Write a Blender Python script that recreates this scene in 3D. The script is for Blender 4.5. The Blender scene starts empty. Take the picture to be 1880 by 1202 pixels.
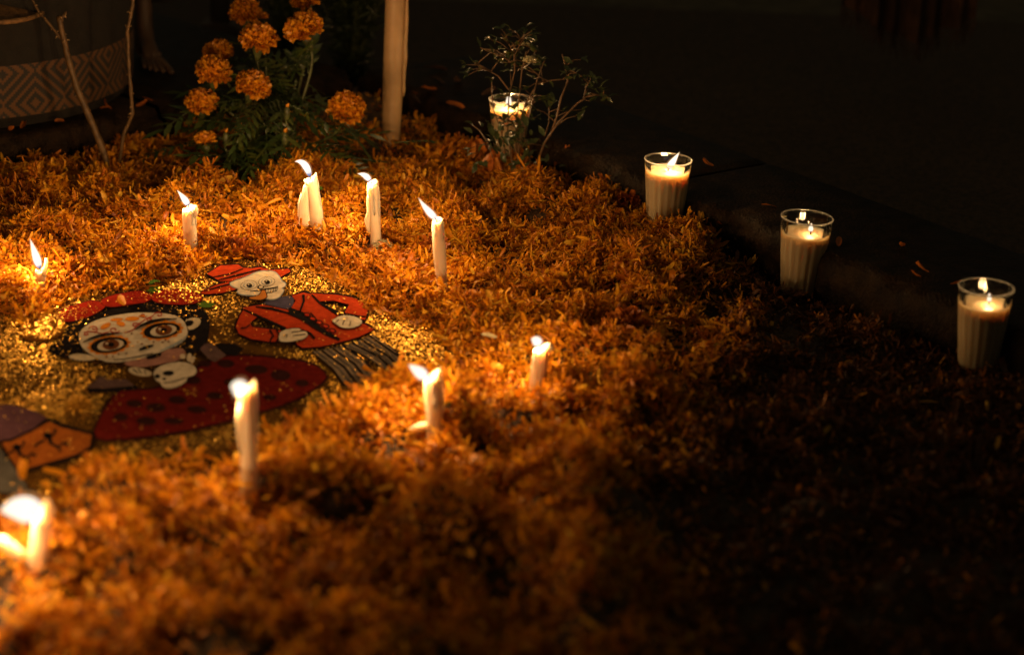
import bpy, bmesh, math, random
import numpy as np
from mathutils import Vector, Matrix

random.seed(7)
rng = np.random.default_rng(11)
scene = bpy.context.scene
C = scene.collection

# ------------------------------------------------------------------ camera
FMM, PITCH, ROLL, CAMH = 75.0, math.radians(20.8), math.radians(2.2), 0.98
CAM = Vector((0, 0, CAMH))
FW = Vector((0, math.cos(PITCH), -math.sin(PITCH)))
R0 = Vector((1, 0, 0))
U0 = R0.cross(FW)
RT = R0 * math.cos(ROLL) + U0 * math.sin(ROLL)
UP = U0 * math.cos(ROLL) - R0 * math.sin(ROLL)
FPX = 1880 * FMM / 36.0
cam_data = bpy.data.cameras.new('camera')
cam_data.lens = FMM
cam_data.sensor_width = 36.0
cam_data.clip_start = 0.05
cam_data.clip_end = 200
cam_data.dof.use_dof = True
cam_data.dof.focus_distance = 2.98
cam_data.dof.aperture_fstop = 2.9
cam = bpy.data.objects.new('camera', cam_data)
M = Matrix((RT, UP, -FW)).transposed().to_4x4()
M.translation = CAM
cam.matrix_world = M
C.objects.link(cam)
scene.camera = cam

# ------------------------------------------------------------------ world: a moonless night, only a trace of ambient light
world = bpy.data.worlds.new('World')
scene.world = world
world.use_nodes = True
wn = world.node_tree
bg = wn.nodes['Background']
bg.inputs['Color'].default_value = (1.0, 0.84, 0.50, 1)
bg.inputs['Strength'].default_value = 0.045

# ------------------------------------------------------------------ exposure
scene.view_settings.view_transform = 'Standard'
scene.view_settings.look = 'None'
scene.view_settings.exposure = 0.0
scene.view_settings.gamma = 1.0
scene.view_settings.use_curve_mapping = False
scene.render.engine = 'CYCLES'
cy = scene.cycles
cy.use_denoising = True
cy.max_bounces = 8
cy.diffuse_bounces = 3
cy.glossy_bounces = 4
cy.transparent_max_bounces = 24
cy.transmission_bounces = 6
cy.sample_clamp_indirect = 3.0
cy.sample_clamp_direct = 0.0
cy.caustics_reflective = False
cy.caustics_refractive = False

# ------------------------------------------------------------------ measuring helpers (photo pixel -> point on a real surface)
def ray(x, y):
    return (FW * FPX + RT * (x - 940) + UP * (601 - y)).normalized()

def at(x, y, z=0.0):
    d = ray(x, y)
    return CAM + d * ((z - CAMH) / d.z)

def up(base, x, y, back=0.0):
    """point above `base`, in the upright plane through it that faces the camera"""
    d = ray(x, y)
    k = (base.y + back - CAM.y) / d.y
    return CAM + d * k

# ------------------------------------------------------------------ object helpers
def link(o, parent=None):
    C.objects.link(o)
    if parent is not None:
        o.parent = parent
        o.matrix_parent_inverse = Matrix()
    return o

def tag(o, label=None, cat=None, group=None, kind=None):
    if label: o['label'] = label
    if cat: o['category'] = cat
    if group: o['group'] = group
    if kind: o['kind'] = kind
    return o

def thing(name, loc, label, cat, group=None):
    o = bpy.data.objects.new(name, None)
    o.empty_display_size = 0.02
    o.location = loc
    link(o)
    return tag(o, label, cat, group)

def mesh_obj(name, verts, faces, mat, parent=None, smooth=True, origin=None):
    """verts in world space; parent is an unrotated Empty or a mesh at some location"""
    me = bpy.data.meshes.new(name)
    off = Vector((0, 0, 0))
    if parent is not None:
        off = world_loc(parent)
    o_loc = Vector(origin) if origin is not None else (off if parent is not None else Vector((0, 0, 0)))
    me.from_pydata([(v[0] - o_loc[0], v[1] - o_loc[1], v[2] - o_loc[2]) for v in verts], [], faces)
    me.materials.append(mat)
    if smooth:
        me.polygons.foreach_set('use_smooth', [True] * len(me.polygons))
    me.update()
    o = bpy.data.objects.new(name, me)
    o.location = o_loc - off
    return link(o, parent)

def world_loc(o):
    l = Vector(o.location)
    p = o.parent
    while p is not None:
        l = l + Vector(p.location)
        p = p.parent
    return l

def big_mesh(name, V, F, mat, parent=None, smooth=True):
    """numpy V (n,3), F (m,4) quads"""
    me = bpy.data.meshes.new(name)
    n, m, k = len(V), len(F), F.shape[1]
    me.vertices.add(n)
    me.vertices.foreach_set('co', V.astype(np.float32).ravel())
    me.loops.add(m * k)
    me.loops.foreach_set('vertex_index', F.astype(np.int32).ravel())
    me.polygons.add(m)
    me.polygons.foreach_set('loop_start', np.arange(0, m * k, k, dtype=np.int32))
    me.polygons.foreach_set('loop_total', np.full(m, k, dtype=np.int32))
    if smooth:
        me.polygons.foreach_set('use_smooth', np.ones(m, dtype=bool))
    me.materials.append(mat)
    me.update(calc_edges=True)
    o = bpy.data.objects.new(name, me)
    return link(o, parent)

class MB:
    """collects simple shapes into one mesh"""
    def __init__(s):
        s.v, s.f = [], []
    def tube(s, pts, rad, n=8, cap=True):
        pts = [Vector(p) for p in pts]
        if not isinstance(rad, (list, tuple)): rad = [rad] * len(pts)
        b = len(s.v)
        ref = Vector((0.31, 0.87, 0.37)).normalized()
        for i, p in enumerate(pts):
            t = (pts[min(i + 1, len(pts) - 1)] - pts[max(i - 1, 0)]).normalized()
            a = t.cross(ref)
            if a.length < 1e-3: a = t.cross(Vector((1, 0, 0)))
            a.normalize()
            c = t.cross(a)
            for k in range(n):
                an = 2 * math.pi * k / n
                s.v.append(p + (a * math.cos(an) + c * math.sin(an)) * rad[i])
        for i in range(len(pts) - 1):
            for k in range(n):
                k2 = (k + 1) % n
                s.f.append((b + i * n + k, b + i * n + k2, b + (i + 1) * n + k2, b + (i + 1) * n + k))
        if cap:
            s.f.append(tuple(b + k for k in reversed(range(n))))
            e = b + (len(pts) - 1) * n
            s.f.append(tuple(e + k for k in range(n)))
        return s
    def lathe(s, prof, n, fn=None, axis=None):
        """prof: list of (r, z); fn(theta, r, z) -> (r, z)"""
        b = len(s.v)
        for r, z in prof:
            for k in range(n):
                th = 2 * math.pi * k / n
                rr, zz = (r, z) if fn is None else fn(th, r, z)
                s.v.append(Vector((rr * math.cos(th), rr * math.sin(th), zz)))
        for i in range(len(prof) - 1):
            for k in range(n):
                k2 = (k + 1) % n
                s.f.append((b + i * n + k, b + i * n + k2, b + (i + 1) * n + k2, b + (i + 1) * n + k))
        return s
    def ring_cap(s, start, n, flip=False):
        idx = [start + k for k in range(n)]
        s.f.append(tuple(reversed(idx)) if flip else tuple(idx))
        return s
    def build(s, name, mat, parent=None, smooth=True, local=False, origin=None):
        if local:
            me = bpy.data.meshes.new(name)
            me.from_pydata([tuple(v) for v in s.v], [], s.f)
            me.materials.append(mat)
            if smooth: me.polygons.foreach_set('use_smooth', [True] * len(me.polygons))
            me.update()
            o = bpy.data.objects.new(name, me)
            return link(o, parent)
        return mesh_obj(name, s.v, s.f, mat, parent, smooth, origin)

# value noise, vectorised
def vnoise(x, y, seed=0):
    x = np.asarray(x, float); y = np.asarray(y, float)
    xi = np.floor(x).astype(np.int64); yi = np.floor(y).astype(np.int64)
    fx = x - xi; fy = y - yi
    fx = fx * fx * (3 - 2 * fx); fy = fy * fy * (3 - 2 * fy)
    def h(a, b):
        n = (a * 374761393 + b * 668265263 + seed * 974711) & 0xFFFFFFFF
        n = ((n ^ (n >> 13)) * 1274126177) & 0xFFFFFFFF
        return ((n ^ (n >> 16)) & 0xFFFF) / 65535.0
    return (h(xi, yi) * (1 - fx) + h(xi + 1, yi) * fx) * (1 - fy) + (h(xi, yi + 1) * (1 - fx) + h(xi + 1, yi + 1) * fx) * fy

# ------------------------------------------------------------------ materials
def new_mat(name):
    m = bpy.data.materials.new(name)
    m.use_nodes = True
    nt = m.node_tree
    for n in list(nt.nodes): nt.nodes.remove(n)
    out = nt.nodes.new('ShaderNodeOutputMaterial')
    return m, nt, out

def N(nt, typ, **kw):
    n = nt.nodes.new(typ)
    for k, v in kw.items():
        if k in n.inputs: n.inputs[k].default_value = v
        else: setattr(n, k, v)
    return n

def principled(name, col, rough=0.6, noise=0.0, nscale=40.0, bump=0.0, bscale=200.0, metallic=0.0, spec=0.4, sss=0.0, ssr=(0.01, 0.006, 0.003), trans=None, col2=None):
    m, nt, out = new_mat(name)
    p = N(nt, 'ShaderNodeBsdfPrincipled')
    p.inputs['Base Color'].default_value = (*col, 1)
    p.inputs['Roughness'].default_value = rough
    p.inputs['Metallic'].default_value = metallic
    p.inputs['Specular IOR Level'].default_value = spec
    tc = N(nt, 'ShaderNodeTexCoord')
    if noise > 0 or col2 is not None:
        nz = N(nt, 'ShaderNodeTexNoise'); nz.inputs['Scale'].default_value = nscale; nz.inputs['Detail'].default_value = 5
        nt.links.new(tc.outputs['Object'], nz.inputs['Vector'])
        rp = N(nt, 'ShaderNodeValToRGB')
        c2 = col2 if col2 is not None else tuple(c * (1 - noise) for c in col)
        c1 = col if col2 is not None else tuple(min(1, c * (1 + noise)) for c in col)
        rp.color_ramp.elements[0].position = 0.35; rp.color_ramp.elements[1].position = 0.68
        rp.color_ramp.elements[0].color = (*c2, 1); rp.color_ramp.elements[1].color = (*c1, 1)
        nt.links.new(nz.outputs['Fac'], rp.inputs['Fac'])
        nt.links.new(rp.outputs['Color'], p.inputs['Base Color'])
    if bump > 0:
        bz = N(nt, 'ShaderNodeTexNoise'); bz.inputs['Scale'].default_value = bscale; bz.inputs['Detail'].default_value = 6
        nt.links.new(tc.outputs['Object'], bz.inputs['Vector'])
        bp = N(nt, 'ShaderNodeBump'); bp.inputs['Strength'].default_value = bump; bp.inputs['Distance'].default_value = 0.004
        nt.links.new(bz.outputs['Fac'], bp.inputs['Height'])
        nt.links.new(bp.outputs['Normal'], p.inputs['Normal'])
    if sss > 0:
        p.inputs['Subsurface Weight'].default_value = sss
        p.inputs['Subsurface Radius'].default_value = (ssr[0], ssr[1], ssr[2])
        p.inputs['Subsurface Scale'].default_value = 1.0
    nt.links.new(p.outputs[0], out.inputs['Surface'])
    return m

def leafy(name, ramp, translucent=0.3, gloss=0.06, rough=0.45, patch=0.0):
    """thin petal / leaf: diffuse + translucent + a little sheen, colour by island"""
    m, nt, out = new_mat(name)
    geo = N(nt, 'ShaderNodeNewGeometry')
    rp = N(nt, 'ShaderNodeValToRGB')
    els = rp.color_ramp.elements
    while len(els) < len(ramp): els.new(0.5)
    for e, (pos, c) in zip(els, ramp):
        e.position = pos; e.color = (*c, 1)
    nt.links.new(geo.outputs['Random Per Island'], rp.inputs['Fac'])
    tc = N(nt, 'ShaderNodeTexCoord')
    nz = N(nt, 'ShaderNodeTexNoise'); nz.inputs['Scale'].default_value = 260; nz.inputs['Detail'].default_value = 3
    nt.links.new(tc.outputs['Object'], nz.inputs['Vector'])
    mp = N(nt, 'ShaderNodeMapRange'); mp.inputs['From Min'].default_value = 0.3; mp.inputs['From Max'].default_value = 0.7
    mp.inputs['To Min'].default_value = 0.72; mp.inputs['To Max'].default_value = 1.08
    nt.links.new(nz.outputs['Fac'], mp.inputs['Value'])
    mul = N(nt, 'ShaderNodeMix', data_type='RGBA', blend_type='MULTIPLY')
    mul.inputs[0].default_value = 1.0
    nt.links.new(rp.outputs['Color'], mul.inputs[6]); nt.links.new(mp.outputs['Result'], mul.inputs[7])
    colour = mul.outputs[2]
    if patch > 0:      # batches of fresher and of more wilted petals
        n2 = N(nt, 'ShaderNodeTexNoise'); n2.inputs['Scale'].default_value = 16; n2.inputs['Detail'].default_value = 4; n2.inputs['Roughness'].default_value = 0.65
        nt.links.new(tc.outputs['Object'], n2.inputs['Vector'])
        r2 = N(nt, 'ShaderNodeValToRGB')
        r2.color_ramp.elements[0].position = 0.36; r2.color_ramp.elements[1].position = 0.58
        r2.color_ramp.elements[0].color = (1 - 0.45 * patch, 1 - 0.62 * patch, 1 - 0.6 * patch, 1); r2.color_ramp.elements[1].color = (1, 1, 1, 1)
        nt.links.new(n2.outputs['Fac'], r2.inputs['Fac'])
        m3 = N(nt, 'ShaderNodeMix', data_type='RGBA', blend_type='MULTIPLY'); m3.inputs[0].default_value = 1.0
        nt.links.new(colour, m3.inputs[6]); nt.links.new(r2.outputs['Color'], m3.inputs[7])
        mul = m3; colour = m3.outputs[2]
    d = N(nt, 'ShaderNodeBsdfDiffuse'); t = N(nt, 'ShaderNodeBsdfTranslucent'); g = N(nt, 'ShaderNodeBsdfGlossy')
    g.inputs['Roughness'].default_value = rough
    nt.links.new(mul.outputs[2], d.inputs['Color']); nt.links.new(mul.outputs[2], t.inputs['Color'])
    m1 = N(nt, 'ShaderNodeMixShader'); m1.inputs[0].default_value = translucent
    nt.links.new(d.outputs[0], m1.inputs[1]); nt.links.new(t.outputs[0], m1.inputs[2])
    m2 = N(nt, 'ShaderNodeMixShader'); m2.inputs[0].default_value = gloss
    nt.links.new(m1.outputs[0], m2.inputs[1]); nt.links.new(g.outputs[0], m2.inputs[2])
    nt.links.new(m2.outputs[0], out.inputs['Surface'])
    return m

PETAL = leafy('petal', [(0.0, (0.26, 0.07, 0.006)), (0.15, (0.56, 0.185, 0.008)), (0.5, (0.82, 0.34, 0.010)), (0.85, (0.86, 0.42, 0.014)), (1.0, (0.84, 0.52, 0.05))], 0.36, 0.02, patch=0.8)
PETAL_OLD = leafy('petal_withered', [(0.0, (0.22, 0.05, 0.008)), (0.5, (0.50, 0.13, 0.012)), (1.0, (0.66, 0.24, 0.03))], 0.3, 0.04)
PETAL_SHADE = leafy('petal_shade_dark', [(0.0, (0.05, 0.022, 0.010)), (0.6, (0.12, 0.045, 0.014)), (0.93, (0.22, 0.08, 0.015)), (1.0, (0.50, 0.17, 0.015))], 0.2, 0.02)  # darkened petal copy: shade on the right of the bed put into the colour
BLOOM = leafy('bloom', [(0.0, (0.62, 0.20, 0.008)), (0.5, (0.84, 0.34, 0.012)), (1.0, (0.88, 0.42, 0.018))], 0.38, 0.04)
PALE = leafy('pale_bloom', [(0.0, (0.55, 0.48, 0.25)), (1.0, (0.72, 0.66, 0.42))], 0.35, 0.03)
LEAF = leafy('leaf', [(0.0, (0.030, 0.055, 0.010)), (0.6, (0.055, 0.095, 0.018)), (1.0, (0.10, 0.12, 0.02))], 0.25, 0.08, 0.35)
LEAF_DK = leafy('leaf_dark', [(0.0, (0.018, 0.03, 0.008)), (1.0, (0.045, 0.065, 0.018))], 0.2, 0.06, 0.4)
LEAF_ROSE = leafy('rose_leaf', [(0.0, (0.03, 0.035, 0.012)), (0.7, (0.06, 0.08, 0.02)), (1.0, (0.14, 0.13, 0.02))], 0.2, 0.10, 0.3)
GREEN_CHIP = leafy('green_chip', [(0.0, (0.06, 0.13, 0.02)), (1.0, (0.10, 0.18, 0.03))], 0.1, 0.0)
STEM = principled('stem', (0.055, 0.065, 0.018), 0.5, 0.4, 60)
BARK = principled('thorny_bark', (0.085, 0.046, 0.014), 0.55, 0.45, 90, bump=0.3)
TWIG = principled('twig', (0.13, 0.07, 0.03), 0.55, 0.4, 90)
THORN = principled('thorn', (0.32, 0.20, 0.09), 0.4)
SOIL = principled('soil', (0.09, 0.05, 0.022), 0.95, 0.7, 120, bump=0.8, bscale=180, col2=(0.03, 0.02, 0.011))
CONCRETE = principled('concrete', (0.15, 0.12, 0.08), 0.9, 0.45, 22, bump=0.5, bscale=160, col2=(0.09, 0.072, 0.05), spec=0.05)
KERB = principled('kerb_stone', (0.026, 0.015, 0.007), 0.5, 0.5, 40, bump=0.8, bscale=220, col2=(0.009, 0.006, 0.004), spec=0.06)
STONE = principled('stone', (0.022, 0.016, 0.010), 0.9, 0.4, 12, bump=0.4, bscale=90, col2=(0.012, 0.009, 0.006), spec=0.02)
WAX = principled('taper_wax', (0.72, 0.58, 0.41), 0.42, sss=1.0, ssr=(0.014, 0.012, 0.010), spec=0.3, bump=0.10, bscale=120)
WAX_BIG = principled('old_wax', (0.42, 0.27, 0.13), 0.5, 0.12, 30, sss=0.4, ssr=(0.012, 0.007, 0.004), bump=0.3, bscale=70)
WAX_CUP = principled('cup_wax', (0.42, 0.32, 0.20), 0.35, sss=1.0, ssr=(0.030, 0.024, 0.018), spec=0.3)
WICK = principled('wick', (0.02, 0.016, 0.014), 0.9)
SKIN = principled('skin', (0.10, 0.06, 0.036), 0.5, 0.15, 40, sss=0.15, ssr=(0.006, 0.003, 0.0015))
CLOTH = principled('dark_cloth', (0.009, 0.007, 0.005), 0.9, 0.3, 60, bump=0.3, bscale=300)
SHAWL = principled('brown_cloth', (0.055, 0.024, 0.010), 0.9, 0.4, 30, bump=0.5, bscale=240)
WOOD = principled('dark_wood', (0.10, 0.065, 0.045), 0.7, 0.5, 18, bump=0.4, bscale=60)
STRAW = principled('straw', (0.16, 0.085, 0.03), 0.6, 0.5, 70, bump=0.5, bscale=150)

# flame: gives off light, lets light pass
def flame_mat():
    m, nt, out = new_mat('flame')
    e = N(nt, 'ShaderNodeEmission'); tr = N(nt, 'ShaderNodeBsdfTransparent')
    tr.inputs['Color'].default_value = (0.28, 0.28, 0.28, 1)
    at_ = N(nt, 'ShaderNodeAttribute', attribute_name='along')
    rp = N(nt, 'ShaderNodeValToRGB')
    els = rp.color_ramp.elements
    els[0].position = 0.0; els[0].color = (0.02, 0.06, 0.16, 1)
    els[1].position = 1.0; els[1].color = (0.62, 0.42, 0.24, 1)
    for pos, c in ((0.07, (0.05, 0.12, 0.30)), (0.14, (0.58, 0.55, 0.52)), (0.35, (0.74, 0.67, 0.57)), (0.85, (0.74, 0.66, 0.53))):
        x = els.new(pos); x.color = (*c, 1)
    nt.links.new(at_.outputs['Fac'], rp.inputs['Fac'])
    nt.links.new(rp.outputs['Color'], e.inputs['Color'])
    e.inputs['Strength'].default_value = 1.35
    a = N(nt, 'ShaderNodeAddShader')
    nt.links.new(e.outputs[0], a.inputs[0]); nt.links.new(tr.outputs[0], a.inputs[1])
    nt.links.new(a.outputs[0], out.inputs['Surface'])
    try: m.cycles.emission_sampling = 'NONE'
    except Exception: pass
    return m
FLAME = flame_mat()
def mantle_mat():
    m, nt, out = new_mat('flame_mantle')
    e = N(nt, 'ShaderNodeEmission'); tr = N(nt, 'ShaderNodeBsdfTransparent')
    e.inputs['Color'].default_value = (1.0, 0.52, 0.20, 1); e.inputs['Strength'].default_value = 0.10
    a = N(nt, 'ShaderNodeAddShader')
    nt.links.new(e.outputs[0], a.inputs[0]); nt.links.new(tr.outputs[0], a.inputs[1])
    nt.links.new(a.outputs[0], out.inputs['Surface'])
    try: m.cycles.emission_sampling = 'NONE'
    except Exception: pass
    return m
MANTLE = mantle_mat()

def glass_mat():
    m, nt, out = new_mat('clear_glass')
    tr = N(nt, 'ShaderNodeBsdfTransparent'); tr.inputs['Color'].default_value = (0.93, 0.94, 0.91, 1)
    g = N(nt, 'ShaderNodeBsdfGlossy'); g.inputs['Roughness'].default_value = 0.06
    g.inputs['Color'].default_value = (0.95, 0.95, 0.92, 1)
    fr = N(nt, 'ShaderNodeFresnel'); fr.inputs['IOR'].default_value = 1.28
    mx = N(nt, 'ShaderNodeMixShader')
    nt.links.new(fr.outputs[0], mx.inputs[0]); nt.links.new(tr.outputs[0], mx.inputs[1]); nt.links.new(g.outputs[0], mx.inputs[2])
    nt.links.new(mx.outputs[0], out.inputs['Surface'])
    return m
GLASS = glass_mat()
def rim_mat():
    m, nt, out = new_mat('rim_glass')
    tr = N(nt, 'ShaderNodeBsdfTransparent'); g = N(nt, 'ShaderNodeBsdfGlossy'); d = N(nt, 'ShaderNodeBsdfTranslucent')
    g.inputs['Roughness'].default_value = 0.18
    d.inputs['Color'].default_value = (0.7, 0.68, 0.6, 1)
    m1 = N(nt, 'ShaderNodeMixShader'); m1.inputs[0].default_value = 0.45
    m2 = N(nt, 'ShaderNodeMixShader'); m2.inputs[0].default_value = 0.6
    nt.links.new(g.outputs[0], m1.inputs[1]); nt.links.new(d.outputs[0], m1.inputs[2])
    nt.links.new(tr.outputs[0], m2.inputs[1]); nt.links.new(m1.outputs[0], m2.inputs[2])
    nt.links.new(m2.outputs[0], out.inputs['Surface'])
    return m
RIM = rim_mat()

LAMP_COL = (1.0, 0.56, 0.23)

# ------------------------------------------------------------------ layout of the grave bed (ground plan)
MAT_PX = [(-260, 560), (-120, 545), (0, 572), (60, 590), (100, 553), (180, 528), (280, 530), (330, 514), (372, 486), (450, 470), (560, 490), (640, 520), (680, 560),
          (760, 590), (820, 625), (858, 660), (830, 690), (740, 706), (700, 716), (640, 735), (600, 765), (500, 806), (400, 842), (280, 860), (180, 898), (60, 935), (-20, 955), (-260, 990)]
MAT_Z = 0.006
mat_poly = np.array([(at(x, y, MAT_Z).x, at(x, y, MAT_Z).y) for x, y in MAT_PX])

def inside(poly, X, Y):
    ins = np.zeros(X.shape, bool)
    n = len(poly)
    for i in range(n):
        x1, y1 = poly[i]; x2, y2 = poly[(i + 1) % n]
        c = ((y1 > Y) != (y2 > Y)) & (X < (x2 - x1) * (Y - y1) / (y2 - y1 + 1e-12) + x1)
        ins ^= c
    return ins

def dist_poly(poly, X, Y):
    d = np.full(X.shape, 1e9)
    n = len(poly)
    for i in range(n):
        a = poly[i]; b = poly[(i + 1) % n]
        ab = b - a
        t = np.clip(((X - a[0]) * ab[0] + (Y - a[1]) * ab[1]) / (ab @ ab + 1e-12), 0, 1)
        d = np.minimum(d, np.hypot(X - a[0] - t * ab[0], Y - a[1] - t * ab[1]))
    return d

KZ = 0.075
# inner top edges of the two kerbs
kl0, kl1 = at(-200, 292, KZ), at(330, 190, KZ)
kr0, kr1 = at(1146, 320, KZ), at(1720, 545, KZ)
def line_x(p, d, q, e):
    den = d.x * e.y - d.y * e.x
    t = ((q.x - p.x) * e.y - (q.y - p.y) * e.x) / den
    return p + d * t
dl = (kl1 - kl0).normalized(); dr = (kr1 - kr0).normalized()
corner = line_x(kl0, dl, kr0, dr)
nl = Vector((-dl.y, dl.x, 0))          # outwards from the bed, behind the left kerb
nr = Vector((-dr.y, dr.x, 0))          # outwards beyond the right kerb
def bed_side(X, Y):
    sl = (X - corner.x) * nl.x + (Y - corner.y) * nl.y
    sr = (X - corner.x) * nr.x + (Y - corner.y) * nr.y
    return np.maximum(sl, sr)          # < 0 inside the bed

HOLES = [(672, 806, 0.045, 0.030), (185, 1065, 0.05, 0.028), (500, 880, 0.028, 0.022), (840, 535, 0.03, 0.016), (722, 400, 0.03, 0.012), (900, 330, 0.05, 0.012)]
HOLES_W = [(at(x, y, 0.03).x, at(x, y, 0.03).y, r, d) for x, y, r, d in HOLES]

EDGE = [(1330, 440), (1270, 520), (1290, 600), (1270, 700), (1150, 800), (1120, 900), (1180, 1010), (1200, 1202), (1200, 1500)]
edge_w = sorted([(at(x, y, 0.03).y, at(x, y, 0.03).x) for x, y in EDGE])
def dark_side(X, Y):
    """0 on the deep petal pile, 1 to the right, where the pile thins out and is tinted dark for shade"""
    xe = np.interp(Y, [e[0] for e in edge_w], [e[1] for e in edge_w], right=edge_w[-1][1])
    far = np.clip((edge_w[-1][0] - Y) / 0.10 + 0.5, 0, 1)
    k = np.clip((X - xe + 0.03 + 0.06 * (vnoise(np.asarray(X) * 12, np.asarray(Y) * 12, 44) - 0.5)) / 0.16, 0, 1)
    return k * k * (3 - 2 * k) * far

def clump(X, Y):
    """torn handfuls of petals: lumps with hollows between"""
    X = np.asarray(X, float); Y = np.asarray(Y, float)
    wx = 0.9 * (vnoise(X * 30, Y * 30, 61) - 0.5); wy = 0.9 * (vnoise(X * 30, Y * 30, 62) - 0.5)
    return 0.62 * vnoise(X * 17 + wx, Y * 17 + wy, 63) + 0.38 * vnoise(X * 38 + wx, Y * 38 + wy, 64)

def crest(X, Y):
    xe = np.interp(Y, [e[0] for e in edge_w], [e[1] for e in edge_w], right=edge_w[-1][1])
    far = np.clip((edge_w[-1][0] - Y) / 0.10 + 0.5, 0, 1)
    return np.exp(-((np.asarray(X) - xe + 0.05) / 0.06) ** 2) * far

BACK = [(-400, 335), (0, 262), (100, 245), (330, 212), (420, 220), (560, 243), (640, 240), (720, 246), (800, 226), (880, 238), (1000, 266), (1100, 304), (1150, 330)]
back_w = [(at(x, y, 0.03).x, at(x, y, 0.03).y) for x, y in BACK]
def back_limit(X):
    return np.interp(X, [b[0] for b in back_w], [b[1] for b in back_w])

def bed_height(X, Y):
    X = np.asarray(X, float); Y = np.asarray(Y, float)
    h = 0.031 + 0.028 * (vnoise(X * 9, Y * 9, 1) - 0.5) + 0.026 * (vnoise(X * 24, Y * 24, 2) - 0.5) + 0.014 * (vnoise(X * 50, Y * 50, 3) - 0.5)
    h = h + 0.034 * (clump(X, Y) - 0.5)
    near = np.clip((2.55 - Y) / 0.6, 0, 1)
    h = h + near * (0.055 * (vnoise(X * 13, Y * 13, 5) - 0.5) + 0.034 * (vnoise(X * 28, Y * 28, 6) - 0.5))
    h = h + 0.012 * crest(X, Y) - 0.026 * dark_side(X, Y)
    for hx, hy, r, d in HOLES_W:
        h = h - d * np.exp(-(((X - hx) ** 2 + (Y - hy) ** 2) / (r * r)))
    sd = dist_poly(mat_poly, X, Y)
    sd = np.where(inside(mat_poly, X, Y), -sd, sd)
    k = np.clip((sd + 0.006) / 0.055, 0, 1)
    k = k * k * (3 - 2 * k)
    return np.maximum(h, 0.004) * k

def hz(x, y):
    return float(bed_height(np.array([x]), np.array([y]))[0])

def on_bed(px, py):
    """point on the petal surface that shows at this photo pixel"""
    z = 0.03
    for _ in range(6):
        p = at(px, py, z)
        z = 0.5 * z + 0.5 * hz(p.x, p.y)
    p = at(px, py, z)
    return Vector((p.x, p.y, z))

# ------------------------------------------------------------------ the setting
g = mesh_obj('ground', [(-30, -10, -0.02), (30, -10, -0.02), (30, 60, -0.02), (-30, 60, -0.02)], [(0, 1, 2, 3)], CONCRETE)
tag(g, kind='structure')

# soil of the bed: a height sheet just under the petals
def soil_bed():
    xs = np.linspace(-1.7, 1.9, 240); ys = np.linspace(1.2, 4.6, 230)
    X, Y = np.meshgrid(xs, ys)
    Z = np.where(bed_side(X, Y) < 0.02, np.maximum(bed_height(X, Y) - 0.012, 0.0), -0.012)
    ins = inside(mat_poly, X, Y)
    Z = np.where(ins, -0.002, Z)
    V = np.stack([X, Y, Z], -1).reshape(-1, 3)
    i = np.arange(229)[:, None] * 240 + np.arange(239)[None, :]
    i = i.ravel()
    F = np.stack([i, i + 1, i + 241, i + 240], -1)
    o = big_mesh('soil_bed', V, F, SOIL)
    return tag(o, kind='structure')
soil_bed()

def kerb(name, a, b, out, label, width=0.25, stone=0.62):
    """a run of long worn stones along the bed: rounded, chipped arris, open joints"""
    d = (b - a); L = d.length; d.normalize()
    t_ = thing(name, Vector((a.x, a.y, 0)), label, 'kerb')
    prof = [(0.0, -0.02), (0.0, 0.030), (0.0, 0.055), (0.003, 0.066), (0.009, 0.073), (0.020, KZ), (width * 0.3, KZ + 0.001), (width * 0.7, KZ + 0.001), (width - 0.02, KZ), (width - 0.004, 0.068), (width, 0.05), (width, -0.02)]
    m = len(prof)
    pos = 0.0; idx = 0
    while pos < L - 0.05:
        ln = min(stone * random.uniform(0.8, 1.2), L - pos)
        if L - pos - ln < 0.15: ln = L - pos
        n = max(8, int(ln / 0.008))
        dz = random.uniform(-0.003, 0.003)
        v, f = [], []
        for i in range(n + 1):
            t = pos + 0.003 + (ln - 0.006) * i / n
            e = min(i, n - i)
            rnd = 0.004 if e == 0 else (0.001 if e == 1 else 0)
            for j, (o_, z) in enumerate(prof):
                w = 0.004 * (float(vnoise(t * 14, j * 0.7 + 3, 9)) - 0.5) + 0.005 * (float(vnoise(t * 4, j * 0.3, 8)) - 0.5)
                if 2 <= j <= 5: w += 0.005 * (float(vnoise(t * 60, j * 0.9, 12)) - 0.5) + (0.006 if float(vnoise(t * 22, 5, 13)) > 0.72 else 0) * (1 if j in (3, 4) else 0)
                p = a + d * t + out * (o_ + w)
                v.append((p.x, p.y, z + (dz - rnd - w * 0.8 if z > 0.05 else 0)))
        for i in range(n):
            for j in range(m - 1):
                f.append((i * m + j, i * m + j + 1, (i + 1) * m + j + 1, (i + 1) * m + j))
        f.append(tuple(range(m))); f.append(tuple(reversed([n * m + j for j in range(m)])))
        mesh_obj('kerb_stone', v, f, KERB, t_)
        pos += ln
    return t_
cz = Vector((corner.x, corner.y, 0))
kerb('kerb', cz - dl * 2.2, cz - dl * 0.004, nl, 'low worn stone kerb behind the thorny stems at the back left of the bed', width=0.80, stone=0.9)
kerb('kerb', cz, cz + dr * 2.9, nr, 'low worn stone kerb running down the right side behind the glass candles', stone=0.95)

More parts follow.
